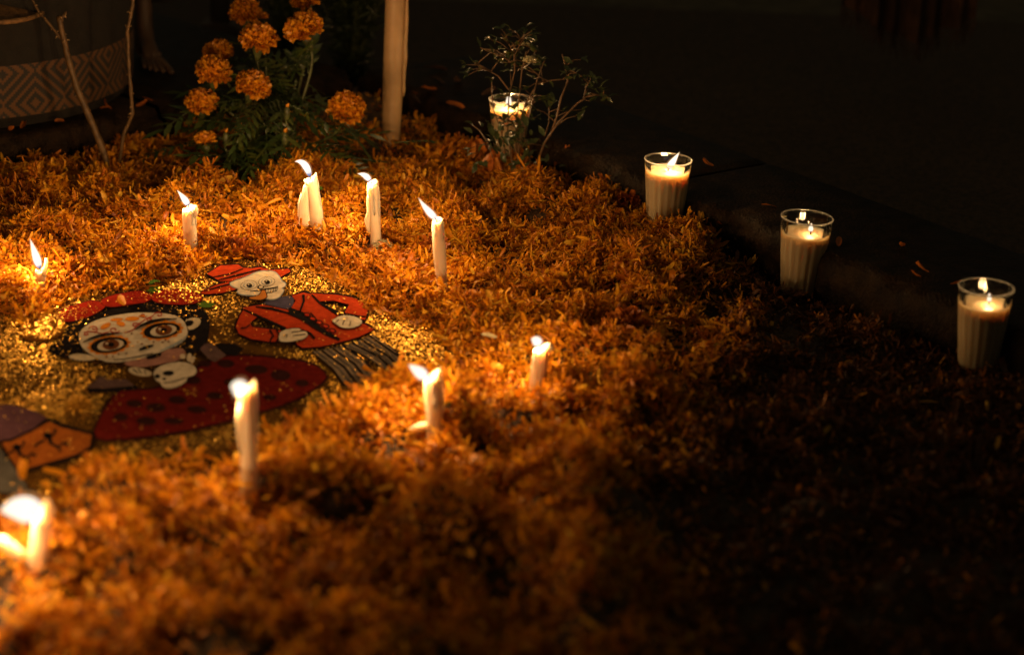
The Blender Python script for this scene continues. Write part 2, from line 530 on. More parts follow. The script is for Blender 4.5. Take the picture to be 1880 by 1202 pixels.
# ------------------------------------------------------------------ petals
def petal_batch(P, yaw, pitch, roll, L, W, curl, cup, ruf, rows=4, cols=3):
    n = len(P)
    v = np.linspace(0, 1, rows)[None, :, None]
    u = np.linspace(-1, 1, cols)[None, None, :]
    L_, W_, k = L[:, None, None], W[:, None, None], curl[:, None, None]
    k = np.where(np.abs(k) < 0.05, 0.05, k)
    wv = 0.22 + 0.78 * np.sin(np.pi * (0.12 + 0.70 * v)) ** 0.9
    x = u * wv * W_
    y = L_ * np.sin(k * v) / k + 0 * u
    z = L_ * (1 - np.cos(k * v)) / k + cup[:, None, None] * (u ** 2) * wv * W_
    z = z + ruf[:, None, None] * np.sin(3.1 * u + 5 * v + 20 * yaw[:, None, None]) * W_ * v
    y = y - 0.10 * L_ * (u ** 2) * v
    x, y, z = [np.broadcast_to(a, (n, rows, cols)).reshape(n, -1) for a in (x, y, z)]
    cr, sr = np.cos(roll)[:, None], np.sin(roll)[:, None]
    x, z = x * cr + z * sr, -x * sr + z * cr
    cp, sp = np.cos(pitch)[:, None], np.sin(pitch)[:, None]
    y, z = y * cp - z * sp, y * sp + z * cp
    cyw, syw = np.cos(yaw)[:, None], np.sin(yaw)[:, None]
    x, y = x * cyw - y * syw, x * syw + y * cyw
    V = np.stack([x, y, z], -1) + P[:, None, :]
    q = []
    for r in range(rows - 1):
        for c in range(cols - 1):
            i = r * cols + c
            q.append((i, i + 1, i + cols + 1, i + cols))
    q = np.array(q)
    F = (q[None] + (np.arange(n) * rows * cols)[:, None, None]).reshape(-1, 4)
    return V.reshape(-1, 3), F

CANDLE_XY = []      # filled below, petals keep clear of the candle bodies

def carpet(candle_xy):
    n0 = 1750000
    # ground trapezoid in front of the camera, a margin on every side
    Y = rng.uniform(1.45, 4.35, n0)
    X = rng.uniform(-1, 1, n0) * (0.30 * Y + 0.20)
    keep = rng.uniform(0, 1, n0) < (0.30 * Y + 0.20) / (0.30 * 4.35 + 0.2)
    keep &= bed_side(X, Y) < -0.008
    keep &= (X > -0.30 * Y - 0.14) & (X < 0.30 * Y + 0.14)
    # thinner where it is far right in the dark / far near
    d = np.ones(n0)
    d *= np.where(Y < 2.0, 0.60, 1.0) * np.where(Y > 3.7, 0.6, 1.0)
    ds = dark_side(X, Y)
    d *= 1 - 0.55 * ds
    d *= np.where(Y < back_limit(X) + rng.normal(0, 0.02, n0), 1.0, 0.04)
    d *= np.clip(0.10 + 3.2 * (clump(X, Y) - 0.26), 0.06, 1.0)
    for hx, hy, r, dep in HOLES_W:
        d *= 1 - 0.85 * np.exp(-(((X - hx) ** 2 + (Y - hy) ** 2) / (r * r * 0.6)))
    keep &= rng.uniform(0, 1, n0) < d
    ins = inside(mat_poly, X, Y)
    sd = dist_poly(mat_poly, X, Y)
    keep &= ~ins | (sd < rng.exponential(0.006, n0))
    for cx, cy_ in candle_xy:
        keep &= np.hypot(X - cx, Y - cy_) > 0.016
    X, Y = X[keep], Y[keep]
    n = len(X)
    # gather part of them into torn bunches that share a base point
    nb = n // 9
    cen = rng.integers(0, n, nb)
    own = rng.integers(0, nb, n)
    bunch = rng.uniform(0, 1, n) < 0.36
    bx, by = X[cen[own]], Y[cen[own]]
    close = bunch
    X = np.where(close, bx + rng.normal(0, 0.006, n), X)
    Y = np.where(close, by + rng.normal(0, 0.006, n), Y)
    H = bed_height(X, Y)
    depth = rng.uniform(0, 1, n) ** 1.3
    Z = np.maximum(H - 0.015 * depth, 0.0) + np.where(close, rng.uniform(0, 0.009, n), 0) + 0.003
    shred = rng.uniform(0, 1, n) < 0.66
    L = np.where(shred, rng.uniform(0.006, 0.017, n), rng.normal(0.0145, 0.0048, n).clip(0.006, 0.030))
    big = ~shred & (rng.uniform(0, 1, n) < 0.045)
    W = np.where(shred, rng.uniform(0.0006, 0.0014, n), rng.normal(0.0020, 0.0007, n).clip(0.0010, 0.0046))
    L = np.where(big, rng.uniform(0.018, 0.028, n), L); W = np.where(big, rng.uniform(0.0028, 0.0046, n), W)
    yaw = rng.uniform(0, 2 * np.pi, n)
    pitch = np.where(close, rng.normal(0.28, 0.50, n), rng.normal(0.02, 0.26, n))
    pitch = np.where(big, pitch * 0.5, pitch)
    roll = rng.normal(0, 0.62, n)
    curl = rng.normal(-0.3, 1.5, n)
    cup = rng.normal(0.45, 0.5, n)
    ruf = rng.uniform(0, 0.6, n)
    flat = inside(mat_poly, X, Y)
    pitch = np.where(flat, np.abs(pitch) * 0.3, pitch); Z = np.where(flat, np.maximum(Z, MAT_Z + 0.004), Z)
    P = np.stack([X, Y, Z], -1)
    def part(q, cols):
        return petal_batch(P[q], yaw[q], pitch[q], roll[q], L[q], W[q], curl[q], cup[q], ruf[q], rows=4 if cols == 3 else 5, cols=cols)
    dry = rng.uniform(0, 1, n) < dark_side(X, Y) * 0.95  # petals that get the dark colour standing in for shade on the right
    def pile(q):
        V1, F1 = part(q & ~shred, 3); V2, F2 = part(q & shred, 2)
        return np.concatenate([V1, V2]), np.concatenate([F1, F2 + len(V1)])
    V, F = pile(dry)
    o = big_mesh('shade_tinted_petals', V, F, PETAL_SHADE)
    tag(o, 'petals and strands tinted dark brown for shade, thinning out on the right side of the bed', 'petals', kind='stuff')
    V, F = pile(~dry)
    o = big_mesh('petal_carpet', V, F, PETAL)
    tag(o, 'thick carpet of loose orange marigold petals strewn over the whole bed', 'petals', kind='stuff')
    print('petals', n)

# ------------------------------------------------------------------ flames and candles
def flame(parent, p0, ctrl, p1, rad, name='flame', power=0.7, lamp_h=0.7, blunt=0.0, lamp=True):
    """tapering flame along a bent path p0 -> ctrl -> p1, with the lamp that is its light"""
    n, m = 16, 14
    v, f, along = [], [], []
    pts = []
    for i in range(n + 1):
        t = i / n
        pts.append(p0 * (1 - t) ** 2 + ctrl * 2 * t * (1 - t) + p1 * t * t)
    for i, p in enumerate(pts):
        t = i / n
        tg = (pts[min(i + 1, n)] - pts[max(i - 1, 0)]).normalized()
        a = tg.cross(Vector((0, 1, 0.01))).normalized(); b = tg.cross(a)
        r = rad * max(0.0, (math.sin(math.pi * min(1, t * 0.93 + 0.07)) ** 0.75) * (1.12 - (0.75 - blunt) * t)) if i < n else rad * 0.02
        if i == 0: r = rad * 0.25
        for k in range(m):
            an = 2 * math.pi * k / m
            v.append(p + (a * math.cos(an) + b * math.sin(an)) * r)
            along.append(t)
    for i in range(n):
        for k in range(m):
            k2 = (k + 1) % m
            f.append((i * m + k, i * m + k2, (i + 1) * m + k2, (i + 1) * m + k))
    f.append(tuple(reversed(range(m)))); f.append(tuple(n * m + k for k in range(m)))
    o = mesh_obj(name, v, f, FLAME, parent, True, origin=p0)
    a_ = o.data.attributes.new('along', 'FLOAT', 'POINT')
    a_.data.foreach_set('value', along)
    # faint outer mantle of the flame
    v2 = []
    for i, p in enumerate(pts):
        for k in range(m):
            q = Vector(v[i * m + k]) - p
            v2.append(p + q * 1.42 + q.normalized() * rad * 0.04)
    mesh_obj('flame_mantle', v2, f, MANTLE, o, True, origin=p0)
    if lamp:
        ld = bpy.data.lights.new('flame_light', 'POINT')
        ld.energy = power
        ld.color = LAMP_COL
        ld.shadow_soft_size = max(0.004, rad * 0.9)
        lo = bpy.data.objects.new('flame_light', ld)
        t = lamp_h
        q = p0 * (1 - t) ** 2 + ctrl * 2 * t * (1 - t) + p1 * t * t
        lo.location = q - world_loc(parent)
        link(lo, parent)
    return o

def wick(parent, p, q, r=0.0009):
    MB().tube([p, (p + q) / 2 + Vector((0.0006, 0, 0)), q], [r, r, r * 0.8], 6).build('wick', WICK, parent)

def candle_body(base, top, r0, r1, seed, lip=(0.6, 0.004), n=26, rows=26, sink=0.03, wob=0.085):
    """wax shaft with an uneven melted top; lip = (direction, height) of the raised side"""
    rr = random.Random(seed)
    ax = (top - base)
    L = ax.length; ax.normalize()
    b0 = base - ax * sink
    L += sink
    a = Vector((0, 1, 0)).cross(ax).normalized(); b = ax.cross(a)
    v, f = [], []
    ph = [rr.uniform(0, 6.28) for _ in range(4)]
    for i in range(rows + 1):
        t = i / rows
        for k in range(n):
            an = 2 * math.pi * k / n
            r = r0 + (r1 - r0) * t
            r *= 1 + wob * math.sin(2 * an + ph[0]) * math.sin(9 * t + ph[1]) + 0.03 * math.sin(3 * an + ph[2] + 6 * t)
            h = L * t
            if t > 0.9:
                q = (t - 0.9) / 0.1
                h += q * (lip[1] * max(0, 0.25 + 0.75 * math.cos(an - lip[0])) ** 1.3 - 0.002 * (0.5 + 0.5 * math.sin(3 * an + ph[3])))
                r *= 1 - 0.12 * q * q
            p = b0 + ax * h + (a * math.cos(an) + b * math.sin(an)) * r
            v.append(p)
    for i in range(rows):
        for k in range(n):
            k2 = (k + 1) % n
            f.append((i * n + k, i * n + k2, (i + 1) * n + k2, (i + 1) * n + k))
    # melted dish
    last = rows * n
    for s_, dz in ((0.72, -0.0015), (0.35, -0.004)):
        st = len(v)
        for k in range(n):
            an = 2 * math.pi * k / n
            h = L + dz + (lip[1] * 0.6 * max(0, 0.25 + 0.75 * math.cos(an - lip[0])) ** 1.3 if s_ > 0.5 else 0)
            v.append(b0 + ax * h + (a * math.cos(an) + b * math.sin(an)) * r1 * 0.88 * s_)
        for k in range(n):
            k2 = (k + 1) % n
            f.append((last + k, last + k2, st + k2, st + k))
        last = st
    f.append(tuple(last + k for k in range(n)))
    return v, f

def drip(parent, pts, rad, mat=None):
    MB().tube(pts, rad, 10).build('wax_drip', mat or WAX, parent)

tapers = []
def taper(label, base_px, top_px, w_px, fl, seed, power=0.7, lip=(0.6, 0.004), rad=None, drips=(), second=None, lamp_h=0.7, blunt=0.0, r_scale_top=1.0, fl_back=0.0):
    base = on_bed(*base_px)
    top = up(base, *top_px)
    dist = (base - CAM).dot(FW)
    r = 0.5 * w_px * dist / FPX
    t = thing('taper_candle', base, label, 'candle', 'burning taper candles stuck in the petals')
    v, f = candle_body(base, top, r, r * r_scale_top, seed, lip)
    mesh_obj('wax_shaft', v, f, WAX, t)
    f0, fc, f1 = [up(base, *q) for q in fl]
    frad = (rad or 6.0) * dist / FPX
    wick(t, top - Vector((0, 0, 0.004)), f0 * 0.7 + fc * 0.3, 0.0008)
    flame(t, f0, fc, f1, frad, power=power, lamp_h=lamp_h, blunt=blunt)
    for d in drips:
        pts = [up(base, x, y) + Vector((0, -0.4 * r, 0)) for x, y, _ in d]
        drip(t, pts, [q[2] * dist / FPX for q in d])
    # thin wax runs down the shaft
    rr = random.Random(seed * 7 + 1)
    axv = (top - base)
    for k in range(3):
        an = rr.uniform(math.pi * 1.05, math.pi * 1.95)
        o_ = Vector((math.cos(an) * r * 0.97, math.sin(an) * r * 0.97, 0))
        h0, h1 = 0.99, rr.uniform(0.35, 0.8)
        pts = [base + axv * (h0 + (h1 - h0) * i / 6) + o_ * (1 + 0.03 * math.sin(i * 2)) for i in range(7)]
        drip(t, pts, [r * 0.10, r * 0.13, r * 0.12, r * 0.11, r * 0.12, r * 0.17, r * 0.06])
    CANDLE_XY.append((base.x, base.y))
    tapers.append(t)
    return t, base, r, dist

PW = 2.1
taper('burnt-down white taper almost buried in petals at the left edge', (74, 520), (75, 496), 20, [(73, 492), (66, 470), (55, 438)], 1, PW, rad=8.5,
      drips=[[(80, 505, 5), (84, 492, 4), (86, 478, 3), (85, 473, 1.5)]])
taper('short white taper with a bent flame left of the marigold bush', (349, 436), (347, 382), 25, [(346, 377), (340, 366), (325, 349)], 2, PW, rad=7.0,
      drips=[[(358, 395, 5), (360, 382, 5), (359, 376, 3)], [(360, 388, 3), (365, 388, 1.5)]])
taper('pair of fused white tapers with one bent flame below the marigold bush', (583, 416), (571, 328), 25, [(569, 324), (561, 292), (541, 297)], 3, PW, lip=(0.2, 0.008), rad=7.5, blunt=0.1,
      drips=[[(566, 412, 10), (560, 408, 11), (559, 385, 10), (561, 360, 8.5), (564, 340, 6.5), (563, 337, 5)], [(553, 395, 6), (552, 372, 5), (556, 355, 4)]])
taper('white taper with a drip down its left side, right of the fused pair', (691, 452), (684, 335), 22, [(680, 333), (672, 319), (656, 319)], 4, PW, rad=6.5,
      drips=[[(677, 425, 2), (676, 415, 4), (675, 402, 6), (678, 388, 4.5), (677, 365, 4), (679, 350, 3)]])
taper('tallest slim white taper, with a long flame, at the back right of the picture mat', (812, 540), (803, 404), 22, [(802, 402), (786, 390), (768, 363)], 5, PW, rad=7.5)
taper('stubby leaning white taper nearest the dark right side', (986, 702), (995, 640), 28, [(992, 634), (986, 624), (975, 622)], 6, PW, lip=(0.0, 0.010), rad=9.0, blunt=0.45,
      drips=[[(1004, 640, 6), (1012, 635, 6), (1016, 640, 3)]])
taper('white taper with a wax puddle at its foot, at the right tip of the mat', (799, 786), (795, 692), 34, [(784, 694), (772, 684), (750, 669)], 7, PW * 1.1, lip=(0.0, 0.013), rad=11, blunt=0.25,
      drips=[[(804, 700, 7), (806, 684, 6), (805, 676, 3)], [(790, 778, 7), (776, 779, 8), (762, 782, 5), (753, 785, 2)]])
taper('tall white taper standing in front of the red spotted skirt', (459, 898), (454, 712), 31, [(451, 720), (436, 708), (423, 709)], 8, PW * 1.1, lip=(0.0, 0.010), rad=16, blunt=0.35,
      drips=[[(446, 830, 4), (441, 800, 5), (440, 765, 6), (442, 740, 5)]])
taper('large blurred white taper with a sideways flame in the bottom left corner', (70, 1012), (80, 950), 34, [(78, 948), (46, 924), (0, 938)], 9, PW * 1.4, lip=(0.0, 0.014), rad=23, blunt=0.5,
      drips=[[(85, 960, 14), (88, 935, 12), (88, 915, 6)], [(52, 1022, 9), (30, 1008, 12), (6, 990, 12), (-20, 985, 8)]])

# unseen tapers added beyond the left edge, continuing the ring, to light the left
taper('unseen white taper added for light beyond the left edge, level with the painted lady', (-150, 600), (-152, 500), 26, [(-153, 497), (-158, 485), (-172, 470)], 10, PW * 0.5, rad=8)
taper('unseen white taper added for light beyond the left edge, level with the orange card', (-140, 850), (-144, 730), 36, [(-146, 727), (-152, 712), (-170, 700)], 12, PW * 1.2, rad=11)
taper('unseen white taper added for light beyond the lower left corner', (-90, 1190), (-94, 1050), 44, [(-96, 1046), (-104, 1028), (-124, 1014)], 13, PW * 1.3, rad=14)

# ------------------------------------------------------------------ tall thick candle at the back
def tall_candle():
    base = on_bed(719, 247)
    top = up(base, 729, -120)
    dist = (base - CAM).dot(FW)
    r = 0.5 * 37 * dist / FPX
    t = thing('tall_candle', base, 'tall thick cream candle rising out of the top of the picture', 'candle')
    v, f = candle_body(base, top, r * 0.93, r * 1.06, 21, (0.5, 0.01), n=32, rows=60, wob=0.035)
    mesh_obj('wax_shaft', v, f, WAX_BIG, t)
    for px, y0, y1, w in ((744, 130, -100, 3.2), (711, 40, -100, 3.5), (741, 175, 60, 3.0)):
        k = 9
        pts = [up(base, px + (y0 - (y0 + (y1 - y0) * i / k)) * 0.027 * (-1 if 0 else 1), y0 + (y1 - y0) * i / k) + Vector((0, -0.006, 0)) for i in range(k + 1)]
        drip(t, pts, [w * dist / FPX * (0.5 if i == 0 else 1 + 0.2 * math.sin(i * 2.2)) for i in range(k + 1)], WAX_BIG)
    p0 = top + Vector((0, 0, 0.004)); flame(t, p0, p0 + Vector((-0.004, 0, 0.018)), p0 + Vector((-0.02, 0, 0.035)), 0.006, power=PW * 0.5)
    wick(t, top - Vector((0, 0, 0.004)), p0 + Vector((-0.001, 0, 0.006)))
    CANDLE_XY.append((base.x, base.y))
tall_candle()

# ------------------------------------------------------------------ glass candles
def glass_candle(label, rim_px, base_px, w_px, wax_drop, flame_px, seed, power=0.35, flame_r=7, rest=None, sunk=0.0):
    """fluted tumbler with wax; rim_px = centre of the rim ellipse, base_px = centre of the foot"""
    if rest == 'kerb':
        base = at(*base_px, KZ)
    else:
        base = on_bed(*base_px); base.z -= 0.004
    rim = up(base, *rim_px)
    dist = (rim - CAM).dot(FW)
    R = 0.5 * w_px * dist / FPX
    H = (rim - base).length
    ax = (rim - base).normalized()
    t = thing('glass_candle', base, label, 'candle', 'candles in fluted glass tumblers')
    q = Vector((0, 0, 1)).rotation_difference(ax).to_matrix()
    nf, n = 18, 144
    def outer(th, r, z):
        k = 0.0
        zz = z / H
        if zz < 0.86:
            k = min(1, (0.86 - zz) / 0.03)
            k *= 1 if zz > 0.05 else 0.3
        return r - 0.0010 * k * (abs(math.cos(nf * th / 2)) ** 1.6), z
    rb = R * 0.70
    mb = MB()
    def rad(z): return rb + (R - rb) * (z / H) ** 0.95
    prof = [(rb * 0.85, 0.0), (rb * 0.97, 0.001)] + [(rad(H * i / 24.0), max(0.003, H * i / 24.0)) for i in range(0, 24)] + [(R * 0.985, H * 0.985), (R, H * 0.993), (R * 0.985, H), (R * 0.955, H * 0.997), (R * 0.945, H * 0.985)]
    inner = [(rad(H * i / 24.0) - 0.0018, H * i / 24.0) for i in range(23, 1, -1)]
    wz = H - wax_drop
    inner = [(rad(H * i / 24.0) - 0.0014, H * i / 24.0) for i in range(23, 1, -1) if H * i / 24.0 > wz + 0.003] + [(rad(wz) - 0.0012, wz + 0.0022)]
    mb.lathe(prof, n, outer)
    st = (len(prof) - 1) * n
    ib = len(mb.v)
    mb.lathe(inner, n)
    for k in range(n):
        k2 = (k + 1) % n
        mb.f.append((st + k, st + k2, ib + k2, ib + k))
    mb.ring_cap(0, n, True)
    mb.v = [base + q @ v for v in mb.v]
    mb.build('glass', GLASS, t)
    rm = MB().tube([base + q @ Vector((R * 0.972 * math.cos(a), R * 0.972 * math.sin(a), H)) for a in [2 * math.pi * k / 72 for k in range(73)]], 0.0011, 8)
    rm.build('rim', RIM, t)
    # wax
    rr = random.Random(seed)
    wx = MB()
    p2 = [(rb * 0.9, 0.004)] + [(rad(wz * i / 20) - 0.0005, max(0.005, wz * i / 20)) for i in range(0, 20)] + [(rad(wz) - 0.0006, wz - 0.0005), (rad(wz) - 0.0014, wz + 0.0016), (rad(wz) * 0.90, wz - 0.0004), (rad(wz) * 0.82, wz - 0.0016), (rad(wz) * 0.6, wz - 0.0026), (rad(wz) * 0.3, wz - 0.0020), (0.0008, wz - 0.0012)]
    def wfn(th, r, z):
        if z < wz - 0.006 and r > rb * 0.92: return outer(th, r, z)
        if r > rb * 0.92: return r - 0.0008, z
        return r, z + (0.0012 * math.sin(3 * th + seed) * (r / R) if z > wz - 0.004 else 0)
    wx.lathe(p2, n, wfn)
    wx.ring_cap(0, n, True); wx.ring_cap(len(wx.v) - n, n)
    wx.v = [base + q @ v for v in wx.v]
    wx.build('wax_fill', WAX_CUP, t)
    # flame inside, on the wax
    c = base + ax * (wz - 0.001)
    f0, fc, f1 = [up(base, *p) for p in flame_px]
    off = f0 - c
    d = off.length
    if d > R * 0.7: off = off * (R * 0.7 / d)
    f0n = Vector((f0.x, f0.y, max(f0.z, c.z + 0.003)))
    sh = f0n - f0
    wick(t, Vector((f0n.x, f0n.y, c.z - 0.002)), f0n + Vector((0, 0, 0.004)))
    flame(t, f0n, fc + sh, f1 + sh, flame_r * dist / FPX, power=power, lamp_h=0.45)
    CANDLE_XY.append((base.x, base.y))
    return t, base, rim, R, H, ax

GC = {}
GC[1] = glass_candle('fluted glass candle, full of lit wax, behind the small leafy rose bush', (936, 182), (936, 290), 77, 0.014, [(934, 207), (933, 197), (934, 183)], 1, 1.4, 6.0)
GC[2] = glass_candle('bright fluted glass candle with a leaning flame, at the kerb left of the other two', (1227, 293), (1218, 424), 88, 0.016, [(1226, 322), (1232, 312), (1247, 291)], 2, 1.4, 7.5)
GC[3] = glass_candle('dim fluted glass candle with a withered scrap on its rim, between two other glass candles', (1482, 399), (1466, 535), 97, 0.022, [(1488, 428), (1488, 422), (1490, 412)], 3, 0.24, 5.5)
GC[4] = glass_candle('fluted glass candle standing alone at the far right edge', (1811, 527), (1795, 668), 103, 0.021, [(1815, 558), (1816, 551), (1816, 541)], 4, 0.18, 5.0)

carpet(CANDLE_XY)

# ------------------------------------------------------------------ the picture mat: gold glitter board with flat cut-outs laid on it
def flake_mat():
    m, nt, out = new_mat('gold_flake')
    geo = N(nt, 'ShaderNodeNewGeometry')
    rp = N(nt, 'ShaderNodeValToRGB')
    rp.color_ramp.elements[0].color = (0.85, 0.45, 0.06, 1); rp.color_ramp.elements[1].color = (1.0, 0.64, 0.14, 1)
    nt.links.new(geo.outputs['Random Per Island'], rp.inputs['Fac'])
    g_ = N(nt, 'ShaderNodeBsdfGlossy'); g_.inputs['Roughness'].default_value = 0.40
    nt.links.new(rp.outputs['Color'], g_.inputs['Color'])
    nt.links.new(g_.outputs[0], out.inputs['Surface'])
    return m
FLAKE = flake_mat()

def area2(p):
    return sum(p[i][0] * p[(i + 1) % len(p)][1] - p[(i + 1) % len(p)][0] * p[i][1] for i in range(len(p)))

def smooth_poly(p, it=2):
    for _ in range(it):
        q = []
        for i in range(len(p)):
            a, b = p[i], p[(i + 1) % len(p)]
            q.append((0.75 * a[0] + 0.25 * b[0], 0.75 * a[1] + 0.25 * b[1]))
            q.append((0.25 * a[0] + 0.75 * b[0], 0.25 * a[1] + 0.75 * b[1]))
        p = q
    return p

def grow(p, d):
    n = len(p)
    s = 1 if area2(p) > 0 else -1
    out = []
    for i in range(n):
        a, b, c = p[i - 1], p[i], p[(i + 1) % n]
        e1 = Vector((b[0] - a[0], b[1] - a[1])); e2 = Vector((c[0] - b[0], c[1] - b[1]))
        if e1.length < 1e-6 or e2.length < 1e-6:
            out.append(b); continue
        e1.normalize(); e2.normalize()
        nn = Vector((e1.y, -e1.x)) + Vector((e2.y, -e2.x))
        if nn.length < 1e-3: nn = Vector((e1.y, -e1.x))
        nn.normalize()
        out.append((b[0] + nn.x * d * s, b[1] + nn.y * d * s))
    return out

LZ = 0.0005
def slab(name, px, layer, mat, parent, smooth_it=1, thick=None, conv=None):
    """flat card piece, outline in photo pixels laid on the mat plane; layer = how high in the pile of cards"""
    if conv: px = [conv(*q) for q in px]
    if smooth_it: px = smooth_poly(px, smooth_it)
    z1 = MAT_Z + 0.0025 + layer * LZ
    z0 = z1 - (thick if thick else LZ * 1.0)
    top = [at(x, y, z1) for x, y in px]
    if sum(top[i].x * top[(i + 1) % len(top)].y - top[(i + 1) % len(top)].x * top[i].y for i in range(len(top))) < 0:
        top.reverse()
    n = len(top)
    v = [(p.x, p.y, z1) for p in top] + [(p.x, p.y, z0) for p in top]
    f = [tuple(range(n))] + [(i, n + i, n + (i + 1) % n, (i + 1) % n) for i in range(n)]
    o = mesh_obj(name, v, f, mat, parent, smooth=False)
    # triangulate the outline safely (concave shapes)
    bm = bmesh.new(); bm.from_mesh(o.data)
    bmesh.ops.triangulate(bm, faces=[fc for fc in bm.faces if len(fc.verts) > 4])
    bm.to_mesh(o.data); bm.free()
    CUT.append((px, layer, DENS.get(name, 0.06)))
    return o
CUT = []
DENS = {'headband_flower': 0.30, 'flower_edge': 0.30, 'skirt': 0.14, 'hair': 0.16, 'gold_flower': 1.0, 'trouser_leg': 0.10, 'hat_crown': 0.10}

def ell(cx, cy, rx, ry, rot=0, n=22):
    c, s = math.cos(rot), math.sin(rot)
    return [(cx + rx * math.cos(t) * c - ry * math.sin(t) * s, cy + rx * math.cos(t) * s + ry * math.sin(t) * c) for t in [2 * math.pi * k / n for k in range(n)]]

def strip(pts, w):
    """ribbon polygon along a polyline; w = half widths"""
    if not isinstance(w, (list, tuple)): w = [w] * len(pts)
    l, r = [], []
    for i, p in enumerate(pts):
        a = pts[max(i - 1, 0)]; b = pts[min(i + 1, len(pts) - 1)]
        t = Vector((b[0] - a[0], b[1] - a[1]));
        if t.length > 0: t.normalize()
        l.append((p[0] - t.y * w[i], p[1] + t.x * w[i])); r.append((p[0] + t.y * w[i], p[1] - t.x * w[i]))
    return l + r[::-1]

def paint(name, col, rough=0.5, **k):
    m, nt, out = new_mat(name)
    d = N(nt, 'ShaderNodeBsdfDiffuse')
    tc = N(nt, 'ShaderNodeTexCoord')
    nz = N(nt, 'ShaderNodeTexNoise'); nz.inputs['Scale'].default_value = 90; nz.inputs['Detail'].default_value = 9; nz.inputs['Roughness'].default_value = 0.7
    nt.links.new(tc.outputs['Object'], nz.inputs['Vector'])
    rp = N(nt, 'ShaderNodeValToRGB')
    rp.color_ramp.elements[0].position = 0.35; rp.color_ramp.elements[1].position = 0.68
    rp.color_ramp.elements[0].color = (*[c * 0.66 for c in col], 1); rp.color_ramp.elements[1].color = (*[min(1, c * 1.12) for c in col], 1)
    nt.links.new(nz.outputs['Fac'], rp.inputs['Fac'])
    nt.links.new(rp.outputs['Color'], d.inputs['Color'])
    nt.links.new(d.outputs[0], out.inputs['Surface'])
    return m
P_BLACK = paint('paint_black', (0.012, 0.010, 0.010), 0.45)
P_RED = paint('paint_red', (0.34, 0.030, 0.012))
P_RED2 = paint('glitter_red', (0.24, 0.017, 0.009))
P_SCARLET = paint('paint_scarlet', (0.33, 0.036, 0.010))
P_DRED = paint('paint_dark_red', (0.105, 0.010, 0.007))
P_SPOT = paint('paint_faded_black', (0.030, 0.010, 0.008))
P_CREAM = paint('paint_cream', (0.52, 0.45, 0.34))
P_BONE = paint('paint_bone', (0.50, 0.42, 0.29))
P_ORANGE = paint('paint_orange', (0.58, 0.20, 0.02))
P_BROWN = paint('paint_brown', (0.13, 0.045, 0.016))
P_PIPE = paint('paint_pipe', (0.36, 0.13, 0.025))
P_GREY = paint('paint_grey', (0.20, 0.145, 0.095))
P_DGREY = paint('paint_dark_grey', (0.085, 0.072, 0.06))
P_BLUEG = paint('paint_blue_grey', (0.22, 0.26, 0.28))
P_NAVY = paint('paint_navy', (0.055, 0.05, 0.085))
P_PINK = paint('paint_pink', (0.28, 0.14, 0.11))
P_MAUVE = paint('paint_mauve', (0.10, 0.06, 0.055))
P_PURPLE = paint('paint_purple', (0.075, 0.035, 0.045))
P_CARD = paint('paint_burnt_orange', (0.26, 0.075, 0.012))
P_GREEN = paint('paint_green', (0.07, 0.13, 0.016))
P_SILVER = paint('silver_card', (0.085, 0.08, 0.07))
P_YELLOW = paint('paint_yellow', (0.60, 0.34, 0.05))
P_GOLDORANGE = paint('glitter_orange', (0.20, 0.075, 0.010))

GOLD_BASE = paint('gold_board', (0.085, 0.040, 0.007))
mv = [(p[0], p[1], MAT_Z) for p in mat_poly]
mb_n = len(mv)
mat_t = thing('picture_mat', (mat_poly[:, 0].mean(), mat_poly[:, 1].mean(), 0), 'flat gold glittered mat set into the petals, carrying painted cut-out figures', 'mat')
mesh_obj('board', mv + [(x, y, 0.0005) for x, y, z in mv], [tuple(range(mb_n))] + [(i, mb_n + i, mb_n + (i + 1) % mb_n, (i + 1) % mb_n) for i in range(mb_n)], GOLD_BASE, mat_t, smooth=False)

# ---- skull-faced lady
def cA(X, Y): return (80 + X / 5.01, 500 + Y / 5.01)
def cB(X, Y): return (360 + X / 5.465, 460 + Y / 5.465)
def cC(X, Y): return (340 + X / 2.794, 450 + Y / 2.794)
def cD(X, Y): return (X / 5.008, 680 + Y / 5.008)
def cE(X, Y): return (X / 2.671, 430 + Y / 2.671)
lady = thing('painted_lady_cutout', at(300, 690, MAT_Z), 'flat painted cut-out of a skull-faced lady with red flowers and a red skirt', 'cutout')
L = lady
skirt = [(215, 716), (184, 765), (170, 800), (200, 808), (330, 792), (420, 771), (540, 736), (590, 703), (602, 688), (575, 667), (500, 656), (430, 652), (392, 660), (335, 690), (292, 714), (250, 716)]
slab('skirt_outline', grow(skirt, 4), 0, P_SPOT, L, 1)
sk = slab('skirt', skirt, 1, P_DRED, L, 1)
for X, Y, rx, ry in ((210, 605, 42, 20), (365, 635, 58, 22), (490, 665, 50, 27), (600, 705, 33, 17), (433, 778, 34, 14), (100, 606, 34, 14), (240, 700, 40, 18), (320, 760, 30, 14), (150, 770, 40, 18), (40, 690, 40, 20), (-40, 790, 45, 20), (60, 840, 50, 18), (-150, 830, 50, 22), (-200, 900, 50, 22), (-60, 900, 50, 16), (-260, 810, 40, 18), (-330, 880, 36, 20)):
    q = cC(X, Y)
    slab('spot', ell(q[0], q[1], rx / 2.794, ry / 2.794, 0.05, 16), 2, P_SPOT, sk, 0)
hair = [(84, 640), (116, 618), (122, 598), (150, 582), (200, 568), (245, 558), (300, 553), (362, 556), (382, 574), (386, 600), (378, 638), (352, 650), (300, 640), (200, 662), (130, 658), (100, 650)]
slab('hair', hair, 1, P_BLACK, L, 1)
